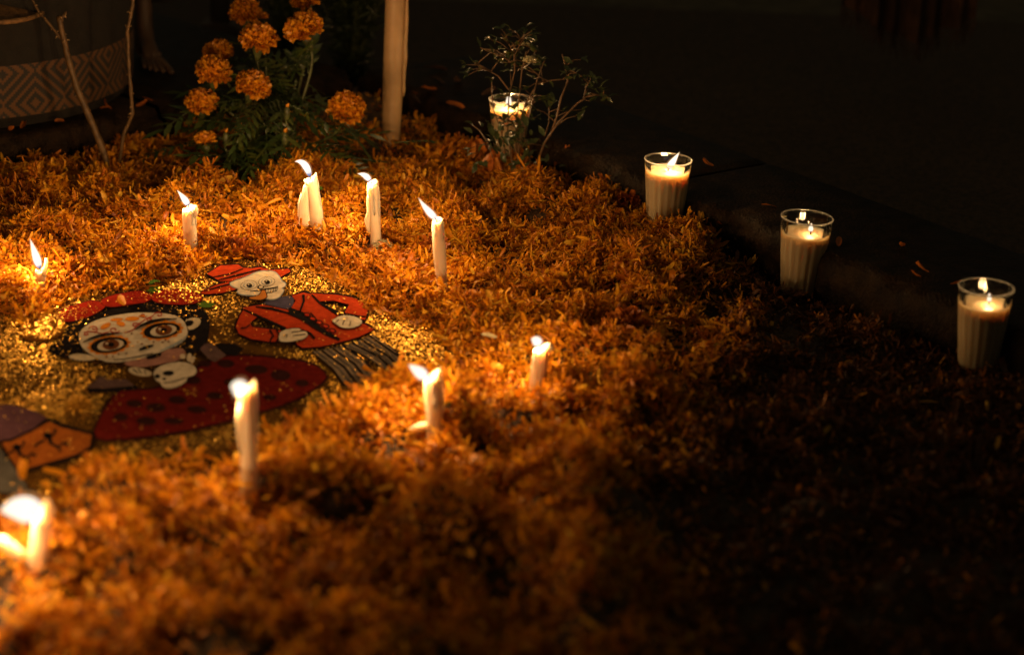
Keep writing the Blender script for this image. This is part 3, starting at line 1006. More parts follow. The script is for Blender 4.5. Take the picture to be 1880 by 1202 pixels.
slab('collar', [(730, 835), (800, 800), (900, 770), (960, 750), (1100, 712), (1250, 690), (1310, 720), (1300, 780), (1200, 820), (1020, 850), (900, 870), (800, 860)], 2, P_PINK, L, 1, conv=cA)
slab('collar_band', strip([(950, 780), (1010, 768), (1080, 745)], [16, 20, 12]), 3, P_BLACK, L, 0, conv=cA)
slab('sleeve_trim', [(395, 1070), (860, 1035), (850, 1085), (420, 1098)], 1, P_BLACK, L, 0, conv=cA)
slab('sleeve', [(400, 1055), (470, 1000), (530, 950), (620, 985), (760, 980), (830, 1035), (540, 1062)], 2, P_MAUVE, L, 0, conv=cA)
slab('sleeve_trim', [(180, 925), (400, 935), (475, 985), (400, 1050), (290, 1030)], 1, P_BLACK, L, 0, conv=cB)
slab('sleeve', [(40, 985), (80, 940), (150, 925), (300, 1045), (190, 1115), (120, 1080)], 2, P_MAUVE, L, 0, conv=cB)
face_px = [(320, 590), (335, 540), (400, 480), (500, 430), (650, 395), (820, 370), (1000, 368), (1150, 380), (1250, 410), (1310, 470), (1330, 560), (1290, 630), (1200, 680), (1050, 740), (900, 790), (750, 815), (600, 825), (500, 790), (400, 730), (340, 670)]
ear = slab('ear', [(1290, 440), (1380, 412), (1440, 422), (1448, 462), (1400, 512), (1320, 530)], 2, P_BONE, L, 1, conv=cA)
slab('ear_hollow', [(1300, 445), (1370, 436), (1382, 458), (1360, 485), (1310, 495)], 3, P_BLACK, ear, 1, conv=cA)
slab('ear', [(215, 772), (300, 745), (400, 752), (495, 785), (420, 808), (300, 804)], 2, P_BONE, L, 1, conv=cA)
slab('face_outline', grow([cA(*p) for p in face_px], 1.6), 2, P_BLACK, L, 1)
face = slab('face', face_px, 3, P_CREAM, L, 1, conv=cA)
slab('chin_shade', [(1080, 712), (1200, 655), (1290, 600), (1318, 575), (1280, 630), (1190, 680), (1060, 728)], 4, P_BLUEG, face, 0, conv=cA)
def eye(cx, cy, sx=1.0):
    sc = [(cx + (192 + 12 * math.cos(14 * t)) * math.cos(t) * math.cos(-.13) - (84 + 7 * math.cos(14 * t)) * math.sin(t) * math.sin(-.13),
           cy + (192 + 12 * math.cos(14 * t)) * math.cos(t) * math.sin(-.13) + (84 + 7 * math.cos(14 * t)) * math.sin(t) * math.cos(-.13)) for t in [2 * math.pi * k / 84 for k in range(84)]]
    e = slab('eye', sc, 4, P_ORANGE, face, 0, conv=cA)
    slab('eye_socket', ell(cx, cy, 170, 70, -.13), 5, P_BLACK, face, 0, conv=cA)
    slab('eye_white', ell(cx + 14, cy + 1, 122, 47, -.16), 6, P_CREAM, face, 0, conv=cA)
    slab('iris', ell(cx + 18, cy - 4, 78, 46, -.1), 7, P_BROWN, face, 0, conv=cA)
    slab('pupil', ell(cx + 20, cy - 4, 27, 19, 0), 8, P_BLACK, face, 0, conv=cA)
    slab('eye_glint', ell(cx - 20, cy - 14, 13, 8, 0, 12), 9, P_CREAM, face, 0, conv=cA)
eye(602, 665); eye(1088, 532)
slab('brow', strip([(368, 636), (430, 606), (520, 576), (620, 562), (725, 556)], [3, 8, 10, 7, 2]), 6, P_BLACK, face, 0, conv=cA)
slab('brow', strip([(842, 522), (900, 486), (980, 452), (1090, 428), (1225, 424)], [4, 10, 12, 9, 2]), 6, P_BLACK, face, 0, conv=cA)
slab('nose', [(868, 714), (905, 684), (960, 668), (1022, 662), (985, 688), (905, 714)], 5, P_BLACK, face, 1, conv=cA)
slab('mouth_line', strip([(640, 800), (740, 795), (850, 775), (950, 752), (1010, 738)], [1, 3, 3, 3, 1]), 5, P_BLACK, face, 0, conv=cA)
for cx, cy, rx, ry, rt in ((815, 424, 66, 20, -0.05), (570, 491, 52, 22, -0.45), (710, 470, 42, 22, 0.3), (672, 432, 60, 12, -0.1), (905, 400, 30, 9, 0)):
    slab('forehead_petal', ell(cx, cy, rx, ry, rt, 14), 4, P_ORANGE, face, 0, conv=cA)
def swirl(cx, cy, r, turns, a0, sq=0.55, dirn=1):
    return [(cx + r * (1 - t) * math.cos(a0 + dirn * turns * 6.28 * t), cy + sq * r * (1 - t) * math.sin(a0 + dirn * turns * 6.28 * t)) for t in [k / 26 for k in range(24)]]
for sp in (swirl(460, 512, 44, 1.3, 3.0), swirl(650, 525, 55, 1.3, 0.3), swirl(845, 482, 42, 1.3, 0.2, dirn=-1), swirl(980, 428, 34, 1.3, 1.5), swirl(918, 392, 36, 1.2, 0.5), swirl(1060, 388, 46, 1.2, 3.2), swirl(385, 565, 34, 1.2, 4.2)):
    slab('face_swirl', strip(sp, 3.2), 4, P_RED, face, 0, conv=cA)
for sp in ([(400, 540), (470, 545), (540, 560), (600, 545)], [(740, 552), (810, 535), (880, 470), (930, 430), (1010, 395)], [(470, 555), (500, 520), (480, 495)]):
    slab('face_swirl', strip(sp, 3.2), 4, P_RED, face, 0, conv=cA)
for X, Y in ((1012, 636), (1122, 620), (905, 654), (1095, 640), (580, 775), (760, 742), (690, 748), (1150, 632), (812, 560), (640, 770)):
    slab('face_dot', ell(X, Y, 10, 7, 0, 8), 5, P_BROWN, face, 0, conv=cA)
for k, fl in enumerate(([(100, 400), (160, 340), (300, 290), (480, 250), (590, 300), (500, 370), (350, 430), (220, 455), (130, 440)],
           [(510, 260), (620, 210), (800, 175), (920, 165), (1010, 225), (960, 270), (800, 295), (620, 320), (560, 300)],
           [(985, 205), (1100, 155), (1280, 152), (1420, 190), (1472, 230), (1420, 282), (1250, 296), (1080, 286), (1000, 258)])):
    slab('flower_edge', grow([cA(*p) for p in fl], 1.4), 2 + k, P_BLACK, L, 1)
    slab('headband_flower', fl, 3 + k, P_RED2, L, 1, conv=cA, thick=0.001)
slab('gold_flower', [(86, 494), (105, 430), (160, 388), (250, 378), (332, 440), (300, 492), (230, 522), (140, 518)], 3, P_GOLDORANGE, L, 1, conv=cE, thick=0.001)
slab('leaf', [(945, 165), (1000, 108), (1060, 128), (1085, 160), (1000, 185)], 3, P_GREEN, L, 0, conv=cA)
slab('leaf', [(1415, 290), (1500, 258), (1580, 290), (1530, 322), (1450, 318)], 3, P_GREEN, L, 0, conv=cA)
slab('hand', [(775, 885), (830, 868), (900, 880), (1000, 915), (985, 950), (880, 948), (800, 922)], 4, P_BONE, L, 1, conv=cA)
for a, b in (((820, 885), (870, 925)), ((870, 880), (900, 930)), ((930, 895), (940, 935))):
    slab('hand_line', strip([a, b], 3), 5, P_BLACK, L, 0, conv=cA)
sk_px = [(1005, 920), (1050, 870), (1150, 832), (1280, 820), (1380, 850), (1412, 900), (1390, 940), (1310, 960), (1322, 990), (1250, 1040), (1150, 1066), (1090, 1046), (1080, 1010), (1030, 990)]
slab('small_skull_outline', grow([cA(*p) for p in sk_px], 1.5), 4, P_BLACK, L, 1)
ss = slab('small_skull', sk_px, 5, P_CREAM, L, 1, conv=cA)
slab('socket', ell(1148, 924, 52, 22, -.05), 6, P_BLACK, ss, 0, conv=cA)
slab('socket', ell(1046, 952, 26, 18, 0), 6, P_BLACK, ss, 0, conv=cA)
slab('nasal_hole', ell(1110, 974, 18, 10, 0, 10), 6, P_BLACK, ss, 0, conv=cA)
slab('tooth_line', strip([(1100, 1012), (1180, 1005), (1250, 985), (1310, 962)], 3), 6, P_BLACK, ss, 0, conv=cA)
for X, Y, rx, ry, rt in ((1340, 780, 22, 40, 0.1), (1372, 800, 16, 36, 0.4), (1280, 770, 26, 22, 0)):
    slab('ribbon', ell(X, Y, rx, ry, rt, 14), 5, P_BONE, L, 0, conv=cA)

# ---- skeleton man in a red jacket
man = thing('painted_man_cutout', at(560, 600, MAT_Z), 'flat painted cut-out of a skeleton man in red hat and red jacket with pipe', 'cutout')
Mn = man
for nm, leg in (('left', [(655, 545), (830, 515), (960, 640), (1012, 690), (990, 730), (862, 748), (818, 710), (760, 630)]), ('right', [(825, 515), (960, 462), (1062, 530), (1182, 650), (1215, 692), (1110, 718), (1050, 650), (925, 565)])):
    slab('trouser_outline', grow([cC(*p) for p in leg], 2.5), 0, P_BLACK, Mn, 0)
    tl = slab('trouser_leg', leg, 1, P_GREY, Mn, 0, conv=cC)
    a, b = (leg[0], leg[1]), (leg[5] if nm == 'left' else leg[6], leg[3] if nm == 'left' else leg[4])
    for k in range(6):
        s_ = (k + 0.5) / 6
        p0 = (a[0][0] + (a[1][0] - a[0][0]) * s_, a[0][1] + (a[1][1] - a[0][1]) * s_)
        p1 = (b[0][0] + (b[1][0] - b[0][0]) * s_, b[0][1] + (b[1][1] - b[0][1]) * s_)
        bow = 18
        mid = ((p0[0] + p1[0]) / 2 + bow, (p0[1] + p1[1]) / 2 - bow * 0.6)
        slab('trouser_stripe', strip([p0, mid, p1], [4, 5.5, 6.5]), 2, P_BLACK if k % 2 else P_DGREY, tl, 0, conv=cC)
torso = [(470, 570), (660, 540), (940, 600), (1000, 500), (962, 450), (1080, 420), (1160, 440), (1230, 520), (1400, 620), (1440, 660), (1700, 740), (1785, 790), (1640, 860), (1500, 900), (1250, 960), (1060, 970), (1000, 930), (1080, 880), (880, 770), (700, 680), (480, 592)]
lsl = [(480, 585), (440, 650), (398, 760), (430, 830), (550, 882), (720, 908), (855, 905), (855, 800), (760, 790), (560, 765), (540, 720), (625, 655), (560, 610)]
rsl = [(1150, 428), (1400, 442), (1560, 468), (1660, 508), (1724, 590), (1695, 695), (1480, 640), (1535, 540), (1380, 498), (1240, 508)]
for px_ in (torso, lsl, rsl):
    slab('jacket_outline', grow([cB(*p) for p in px_], 3.2), 1, P_BLACK, Mn, 0)
slab('scarf', [(650, 522), (820, 468), (960, 448), (990, 500), (945, 590), (840, 570), (740, 545)], 2, P_NAVY, Mn, 1, conv=cB)
jk = slab('jacket', torso, 3, P_SCARLET, Mn, 0, conv=cB)
slab('sleeve', lsl, 4, P_SCARLET, Mn, 0, conv=cB)
slab('sleeve', rsl, 4, P_SCARLET, Mn, 0, conv=cB)
for pts, w in (([(1075, 440), (1082, 500), (1040, 620)], [14, 12, 8]), ([(930, 600), (1060, 650), (1180, 745), (1300, 820), (1440, 890)], [34, 38, 26, 22, 12]),
               ([(600, 560), (760, 580), (930, 625)], [4, 12, 6]), ([(1160, 440), (1240, 520), (1420, 640)], [6, 10, 8]), ([(480, 590), (700, 690), (900, 780)], [8, 12, 12]),
               ([(1060, 800), (1150, 830), (1190, 880)], [16, 10, 12]), ([(1180, 745), (1210, 690), (1150, 620)], [3, 6, 3])):
    slab('jacket_seam', strip(pts, w), 5, P_BLACK, jk, 0, conv=cB)
for pts, w in (([(740, 790), (775, 850), (740, 905)], 8), ([(810, 795), (840, 850), (810, 905)], 8), ([(540, 740), (500, 770), (450, 775)], 5), ([(1480, 625), (1600, 650), (1700, 660)], 6)):
    slab('cuff_line', strip(pts, w), 6, P_BLACK, jk, 0, conv=cB)
for X, Y in ((1115, 640), (1172, 680), (1238, 718), (1302, 756), (1370, 800)):
    slab('button', ell(X, Y, 38, 22, 0.2, 16), 6, P_BLACK, jk, 0, conv=cB)
    slab('button_face', ell(X - 2, Y + 1, 25, 13, 0.2, 14), 7, P_RED, jk, 0, conv=cB)
for h in ([(850, 800), (1030, 772), (1052, 800), (1112, 815), (1122, 850), (1060, 892), (860, 918), (825, 880)], [(1358, 702), (1450, 648), (1560, 650), (1662, 690), (1662, 738), (1560, 778), (1450, 768), (1410, 735)]):
    slab('hand_outline', grow([cB(*p) for p in h], 1.4), 7, P_BLACK, Mn, 1)
    slab('hand', h, 8, P_CREAM, Mn, 1, conv=cB)
for pts in ([(960, 815), (1080, 800)], [(970, 850), (1100, 835)], [(880, 850), (915, 840), (905, 870)], [(1490, 690), (1470, 740)], [(1550, 700), (1545, 745)], [(1430, 690), (1400, 720)]):
    slab('finger_line', strip(pts, 3), 9, P_BLACK, Mn, 0, conv=cB)
crown_ = [(108, 232), (240, 150), (420, 138), (470, 172), (560, 178), (640, 165), (735, 192), (620, 240), (430, 302), (240, 305), (170, 262)]
brim = [(45, 428), (75, 400), (200, 345), (430, 285), (720, 195), (930, 182), (950, 208), (850, 262), (600, 305), (380, 392), (250, 424), (90, 436)]
slab('hat_outline', grow([cB(*p) for p in crown_], 2.4), 1, P_BLACK, Mn, 0)
slab('hat_outline', grow([cB(*p) for p in brim], 2.4), 1, P_BLACK, Mn, 0)
hat = slab('hat_crown', crown_, 2, P_SCARLET, Mn, 0, conv=cB)
slab('hat_brim', brim, 3, P_SCARLET, Mn, 0, conv=cB)
for pts, w in (([(225, 292), (430, 240), (650, 185)], [3, 7, 3]), ([(330, 318), (520, 262), (735, 198)], [4, 9, 5]), ([(80, 405), (220, 365), (340, 335)], [3, 7, 6]), ([(170, 262), (330, 235), (470, 178)], [2, 5, 3])):
    slab('hat_line', strip(pts, w), 4, P_BLACK, hat, 0, conv=cB)
sf = [(338, 332), (362, 310), (500, 268), (600, 220), (700, 203), (790, 213), (832, 260), (860, 310), (898, 330), (892, 352), (850, 376), (882, 392), (852, 440), (822, 470), (760, 487), (700, 480), (640, 450), (520, 442), (440, 432), (408, 412), (440, 386), (362, 356)]
slab('skull_outline', grow([cB(*p) for p in sf], 1.8), 4, P_BLUEG, Mn, 1)
skl = slab('skull_face', sf, 5, P_CREAM, Mn, 1, conv=cB)
for cx, cy in ((530, 345), (708, 310)):
    slab('eye_ring', ell(cx, cy, 84, 46, -.1), 6, P_BLACK, skl, 0, conv=cB)
    slab('eye_lid', ell(cx, cy, 80, 43, -.1), 7, P_CREAM, skl, 0, conv=cB)
    slab('eye', ell(cx, cy, 56, 31, -.1), 8, P_BLUEG, skl, 0, conv=cB)
    slab('eye_white', ell(cx, cy - 1, 47, 25, -.1), 9, P_CREAM, skl, 0, conv=cB)
    slab('pupil', ell(cx + 5, cy + 2, 29, 19, 0.2), 10, P_BLACK, skl, 0, conv=cB)
    slab('eye_glint', ell(cx - 4, cy - 6, 8, 5, 0, 10), 11, P_CREAM, skl, 0, conv=cB)
slab('nose_hole', ell(648, 363, 34, 20, -.1, 16), 6, P_BLACK, skl, 0, conv=cB)
slab('nose_bone', ell(650, 364, 20, 11, -.1, 14), 7, P_CREAM, skl, 0, conv=cB)
slab('mouth_line', strip([(540, 405), (620, 400), (690, 385), (760, 375), (822, 362), (815, 385)], [2, 5, 5, 5, 5, 3]), 6, P_BLACK, skl, 0, conv=cB)
for k in range(5):
    X = 700 + 26 * k
    slab('tooth_gap', strip([(X, 388 - 5 * k), (X - 6, 425 - 6 * k)], 2.5), 6, P_BLACK, skl, 0, conv=cB)
slab('mouth_line', strip([(695, 425), (750, 418), (815, 398)], [1.5, 3, 1.5]), 6, P_BLACK, skl, 0, conv=cB)
slab('pipe_outline', grow([cB(*p) for p in [(522, 470), (600, 460), (640, 440), (660, 400), (690, 393), (702, 430), (712, 470), (650, 492), (560, 487)]], 1.6), 8, P_BLACK, Mn, 1)
slab('pipe', [(522, 470), (600, 460), (640, 440), (660, 400), (690, 393), (702, 430), (712, 470), (650, 492), (560, 487)], 9, P_PIPE, Mn, 1, conv=cB)

# ---- other cards at the left
card = thing('orange_card_cutout', at(80, 820, MAT_Z), 'flat burnt-orange cut-out with dark dancing figures at the lower left of the mat', 'cutout')
oc = [(18, 660), (100, 652), (300, 560), (450, 468), (560, 520), (845, 590), (825, 690), (700, 765), (400, 852), (180, 915), (80, 780)]
slab('card_outline', grow([cD(*p) for p in oc], 7), 0, P_BLACK, card, 0)
slab('card_face', oc, 2, P_CARD, card, 0, conv=cD)
def dancer(ox, oy, s=1.0):
    for pts, w in (([(0, 0), (20, 30), (40, 80)], [16, 20, 14]), ([(10, 20), (60, -10), (75, -60)], [10, 9, 12]), ([(-20, 40), (-70, 60), (-120, 100)], [8, 10, 9]), ([(40, 80), (110, 100), (150, 60)], [10, 9, 8]), ([(150, 60), (190, 90)], [10, 12]), ([(60, 90), (110, 120), (120, 150)], [7, 8, 14])):
        slab('painted_limb', strip([(ox + s * x, oy + s * y) for x, y in pts], [s * q for q in w]), 3, P_BLACK, card, 0, conv=cD)
    slab('painted_head', ell(ox, oy, 38 * s, 30 * s, 0, 14), 3, P_BLACK, card, 0, conv=cD)
dancer(435, 595); dancer(150, 700, 0.95)
pc = tag(slab('purple_card', [(-60, 330), (0, 316), (100, 310), (350, 382), (432, 432), (300, 532), (100, 622), (-60, 650)], 2, P_PURPLE, None, 0, conv=cD), 'dark purple cut-out piece lying above the orange card at the left edge', 'cutout')
tag(slab('silver_card', [(-120, 700), (0, 716), (60, 790), (150, 920), (255, 1062), (200, 1102), (60, 1122), (-120, 1100)], 3, P_SILVER, None, 0, conv=cD), 'dull silver card corner below the orange card', 'cutout')
# yellow pompom
def puff(name, c, r, mat, label, cat, n=240, squash=0.7, L0=0.5, seed=3):
    rg = np.random.default_rng(seed)
    k = np.arange(n) + 0.5
    ph = np.arccos(1 - 1.25 * k / n); th = np.pi * (1 + 5 ** 0.5) * k
    d = np.stack([np.cos(th) * np.sin(ph), np.sin(th) * np.sin(ph), np.cos(ph) * squash], -1)
    P = np.array(c)[None] + d * r * 0.35
    yaw = np.arctan2(-d[:, 0], d[:, 1]); pit = np.arctan2(d[:, 2], np.hypot(d[:, 0], d[:, 1])) + rg.normal(0, .2, n)
    V, F = petal_batch(P, yaw, pit, rg.normal(0, .5, n), np.full(n, r * 0.68) * rg.uniform(.8, 1.1, n), np.full(n, r * L0 * .28), rg.normal(0.3, .5, n), np.full(n, .4), np.full(n, .3))
    o = big_mesh(name, V - np.array(c)[None], F, mat)
    o.location = c
    return tag(o, label, cat)
yb = at(144, 745, MAT_Z + 0.006)
YEL = leafy('yellow_bloom', [(0.0, (0.45, 0.22, 0.02)), (1.0, (0.62, 0.34, 0.04))], 0.2, 0.03)
puff('yellow_flower_head', (yb.x, yb.y, MAT_Z + 0.006), 0.016, YEL, 'small round yellow flower head lying on the glitter beside the red skirt', 'flower head', n=160, squash=0.5)
pb = on_bed(703, 462)
puff('pale_flower_head', (pb.x, pb.y, pb.z + 0.004), 0.015, PALE, 'small pale cream flower tuft at the foot of the dripping taper', 'flower head', n=200, squash=0.7, L0=0.28, seed=5)

# ---- glitter
def glitter():
    n = 120000
    x0, y0 = mat_poly.min(0); x1, y1 = mat_poly.max(0)
    X = rng.uniform(max(x0, -0.72), x1, n); Y = rng.uniform(y0, y1, n)
    k = inside(mat_poly, X, Y)
    dn = 0.07 + 0.6 * (vnoise(X * 16, Y * 16, 31) - 0.25)
    for bx, by, br in ((755, 615, 0.07), (820, 655, 0.05), (570, 515, 0.05), (75, 600, 0.07), (100, 735, 0.06), (300, 520, 0.05), (340, 560, 0.04), (20, 640, 0.08)):
        q_ = at(bx, by, MAT_Z)
        dn = dn + 1.0 * np.exp(-((X - q_.x) ** 2 + (Y - q_.y) ** 2) / (br * br))
    k &= rng.uniform(0, 1, n) < np.clip(dn, 0.04, 1)
    X, Y = X[k], Y[k]
    Z = np.full(len(X), MAT_Z + 0.0012)
    on = np.zeros(len(X), bool)
    prob = np.ones(len(X)); top_l = np.full(len(X), -1.0)
    for px, layer, pr in CUT:
        poly = np.array([(at(x, y, MAT_Z + .003).x, at(x, y, MAT_Z + .003).y) for x, y in px])
        i = inside(poly, X, Y)
        hi_ = i & (layer >= top_l)
        prob = np.where(hi_, pr, prob); top_l = np.where(hi_, layer, top_l)
        Z = np.where(i, np.maximum(Z, MAT_Z + 0.0025 + layer * LZ + 0.0007), Z)
    keep = rng.uniform(0, 1, len(X)) < prob
    X, Y, Z = X[keep], Y[keep], Z[keep]
    n = len(X)
    s = rng.uniform(0.0006, 0.0014, n) 
    tilt = np.abs(rng.normal(0, 0.50, n)); az = rng.uniform(0, 2 * np.pi, n); spin = rng.uniform(0, np.pi, n)
    q = []
    for k_ in range(4):
        a = spin + k_ * np.pi / 2
        lx, ly = s * np.cos(a), s * np.sin(a)
        zz = lx * np.sin(tilt)
        lx = lx * np.cos(tilt)
        q.append(np.stack([X + lx * np.cos(az) - ly * np.sin(az), Y + lx * np.sin(az) + ly * np.cos(az), Z + zz + s * 0.5], -1))
    V = np.stack(q, 1).reshape(-1, 3)
    F = np.arange(4 * n).reshape(n, 4)
    o = big_mesh('gold_glitter', V, F, FLAKE, smooth=False)
    tag(o, 'loose gold glitter flakes spread over the picture mat', 'glitter', kind='stuff')
    print('flakes', n)
glitter()

# ------------------------------------------------------------------ marigold bush
def head_mesh(seed, ruffled=True, n=300, open_=False):
    rg = np.random.default_rng(seed)
    k = np.arange(n) + 0.5
    hi = 1.72 if not open_ else 0.9
    ph = np.arccos(np.clip(1 - hi * k / n, -1, 1)); th = np.pi * (1 + 5 ** 0.5) * k
    d = np.stack([np.cos(th) * np.sin(ph), np.sin(th) * np.sin(ph), np.cos(ph) * 0.62], -1)
    P = d * 0.42 + rg.normal(0, 0.03, (n, 3))
    yaw = np.arctan2(-d[:, 0], d[:, 1]); pit = np.arctan2(d[:, 2], np.hypot(d[:, 0], d[:, 1])) + rg.normal(0.1, .25, n)
    V, F = petal_batch(P, yaw, pit, rg.normal(0, .45, n), rg.uniform(.42, .62, n), rg.uniform(.11, .17, n), rg.normal(0.7, .5, n), rg.normal(.6, .3, n), rg.uniform(.3, .8, n), rows=4, cols=4)
    return V, F

def pinnate(seed, leaflets=11, length=0.09, curl=0.5):
    """marigold leaf: thin midrib with toothed lance-shaped leaflets"""
    r = random.Random(seed)
    mb = MB()
    pts = []
    for i in range(7):
        t = i / 6
        pts.append(Vector((0, length * t, -curl * length * 0.35 * t * t)))
    mb.tube(pts, [0.0011, 0.001, 0.0009, 0.0008, 0.0007, 0.0006, 0.0004], 5)
    def leaflet(p, ang, L_, w, droop):
        d = Vector((math.sin(ang), math.cos(ang), -droop)); s = Vector((math.cos(ang), -math.sin(ang), 0))
        b = len(mb.v)
        prof = [0.15, 0.75, 1.0, 0.9, 0.55, 0.05]
        for i, q in enumerate(prof):
            t = i / 5
            c = p + d * (L_ * t) + Vector((0, 0, -0.12 * L_ * t * t))
            jag = 1 + 0.18 * (1 if i % 2 else -1)
            mb.v += [c - s * (w * q * jag) + Vector((0, 0, 0.1 * w)), c, c + s * (w * q * jag) + Vector((0, 0, 0.1 * w))]
        for i in range(5):
            for j in range(2):
                a = b + i * 3 + j
                mb.f.append((a, a + 1, a + 4, a + 3))
    k = leaflets // 2
    for i in range(k):
        t = 0.18 + 0.72 * i / max(1, k - 1)
        p = pts[0].lerp(pts[6], t); p.z = -curl * length * 0.35 * t * t
        L_ = length * (0.34 - 0.10 * abs(t - 0.5)) * r.uniform(0.85, 1.15)
        for s_ in (-1, 1):
            leaflet(p, s_ * r.uniform(0.75, 1.05), L_, L_ * 0.13, r.uniform(0, 0.35))
    leaflet(pts[6], 0, length * 0.32, length * 0.042, 0.2)
    return mb

LEAF_ME = []
for i in range(5):
    o = pinnate(40 + i, 11 + 2 * (i % 2), 0.085 + 0.008 * i, 0.3 + 0.25 * i).build('leaf', LEAF, None, local=True)
    LEAF_ME.append(o.data); bpy.data.objects.remove(o)

def child(name, me, parent, loc, rot, scale=1.0):
    o = bpy.data.objects.new(name, me)
    o.location = Vector(loc) - world_loc(parent)
    o.rotation_euler = rot
    o.scale = (scale, scale, scale)
    return link(o, parent)

def marigold():
    base = on_bed(500, 300)
    base = Vector((base.x, base.y + 0.03, base.z - 0.01))
    t = thing('marigold_bush', base, 'marigold bush with round orange blooms and dark feathery leaves at the back', 'plant')
    rr = random.Random(5)
    dist = (base - CAM).dot(FW)
    S = dist / FPX
    # photo position of bloom, size, depth offset, tilt
    blooms = [(475, 72, 38, 0.00), (558, 54, 39, 0.01), (393, 131, 36, -0.02), (401, 97, 31, 0.05), (465, 158, 36, -0.04), (370, 189, 33, -0.03), (636, 200, 37, -0.02), (378, 260, 25, -0.07), (450, 22, 32, 0.09), (560, -4, 32, 0.08), (482, 34, 14, 0.05)]
    mats = []
    for i, (x, y, r, dy) in enumerate(blooms):
        p = up(base, x, y, dy)
        V, F = head_mesh(100 + i, n=130 if r < 26 else 300, open_=(r < 26))
        R = r * S * 0.98
        tip = Vector((rr.uniform(-.35, .35), rr.uniform(-.35, .05), 1)).normalized()
        if i == 6: tip = Vector((0.30, -0.45, 1)).normalized()
        q = np.array(Vector((0, 0, 1)).rotation_difference(tip).to_matrix())
        V = (V * R) @ q.T
        o = big_mesh('bloom', V, F, BLOOM, t)
        o.location = p - base
        # calyx and stem
        e = p - tip * R * 0.95
        mb = MB().tube([p - tip * R * 0.25, p - tip * R * 0.6, p - tip * R * 0.85, e - tip * R * 0.15], [R * 0.30, R * 0.27, R * 0.16, 0.0026], 9)
        cx = mb.build('calyx', STEM, o)
        root = base + Vector((rr.uniform(-.025, .025), rr.uniform(-.01, .03), 0))
        m1 = root.lerp(e, 0.4) + Vector((rr.uniform(-.015, .015), 0, 0.01)); m2 = e - tip * 0.04
        pts = [root, m1, m2, e]
        cur = []
        for k in range(13):
            u = k / 12
            cur.append(root * (1 - u) ** 3 + m1 * 3 * u * (1 - u) ** 2 + m2 * 3 * u * u * (1 - u) + e * u ** 3)
        MB().tube(cur, [0.0030 - 0.0010 * k / 12 for k in range(13)], 7).build('stem', STEM, t)
        for k in range(4 if i < 8 else 2):
            u = rr.uniform(0.12, 0.88)
            j = int(u * 12)
            p_ = cur[j]
            az = rr.uniform(-2.6, 2.6) + math.pi
            child('leaf', rr.choice(LEAF_ME), t, p_, (rr.uniform(-.2, .7), rr.uniform(-.3, .3), az), rr.uniform(0.65, 1.1))
    # low skirt of leaves
    for k in range(64):
        x = rr.gauss(505, 62); y = rr.uniform(175, 300)
        if x < 405 and y > 285: continue
        if x > 585 and y < 245: continue
        p_ = up(base, x, y, rr.uniform(-0.07, 0.05))
        az = math.atan2(-(x - 500) / 100 + rr.gauss(0, .7), -0.4 + rr.gauss(0, .7))
        child('leaf', rr.choice(LEAF_ME), t, p_, (rr.uniform(-.5, .5), rr.uniform(-.5, .5), az), rr.uniform(0.55, 1.0))
    # leafy mass between the blooms
    for k in range(70):
        x = min(575, rr.gauss(505, 42)); y = rr.uniform(80, 215)
        if any((x - bx) ** 2 + (y - by) ** 2 < (br + 12) ** 2 for bx, by, br, _ in blooms): continue
        p_ = up(base, x, y, rr.uniform(0.0, 0.07))
        child('leaf', rr.choice(LEAF_ME), t, p_, (rr.uniform(-.2, 1.0), rr.uniform(-.6, .6), rr.uniform(0, 6.28)), rr.uniform(0.5, 0.9))
    # buds
    for x, y, h in ((527, 208, 26), (523, 256, 30), (415, 255, 28), (442, 235, 20)):
        p_ = up(base, x, y, -0.075)
        d = h * S
        b = MB().tube([p_ - Vector((0.002, 0, d * .55)), p_ - Vector((0, 0, d * .3)), p_, p_ + Vector((0, 0, d * .35)), p_ + Vector((0, 0, d * .5))], [0.0015, d * .16, d * .24, d * .17, d * .08], 9).build('bud', STEM, t)
        MB().tube([p_ + Vector((0, 0, d * .42)), p_ + Vector((0.001, -.001, d * .58)), p_ + Vector((0.003, -.002, d * .72))], [d * .09, d * .12, d * .03], 7).build('bud_tip', BLOOM, b)
        MB().tube([p_ - Vector((0.002, 0, d * .5)), p_ - Vector((-.004, -.02, .05)), base + Vector((rr.uniform(-.02, .02), 0, 0.02))], [.0014, .0016, .002], 6).build('stem', STEM, t)
marigold()

# ------------------------------------------------------------------ fallen withered blooms (single things)
def fallen(px, py, r, label, seed, hang=None, lift=0.006):
    p = on_bed(px, py); p.z += lift
    V, F = head_mesh(seed, n=46, open_=True)
    rg = random.Random(seed)
    q = np.array(Matrix.Rotation(rg.uniform(.5, 1.3), 3, 'X') @ Matrix.Rotation(rg.uniform(0, 6), 3, 'Z'))
    o = big_mesh('fallen_bloom', (V * r) @ q.T, F, PETAL_OLD)
    o.location = p
    return tag(o, label, 'flower head', 'fallen marigold heads')
fallen(95, 262, 0.032, 'crumpled marigold head lying by the left kerb', 301)
fallen(1148, 385, 0.030, 'frilled marigold head lying left of the bright glass candle', 302)
fallen(470, 476, 0.018, 'torn marigold head at the crown of the red hat', 303)
fallen(430, 470, 0.026, 'torn marigold head between the short taper and the red hat', 304)
fallen(1150, 605, 0.030, 'starry marigold head lying at the dark edge right of the stubby taper', 305)
fallen(795, 462, 0.024, 'torn marigold head left of the tallest taper', 306)

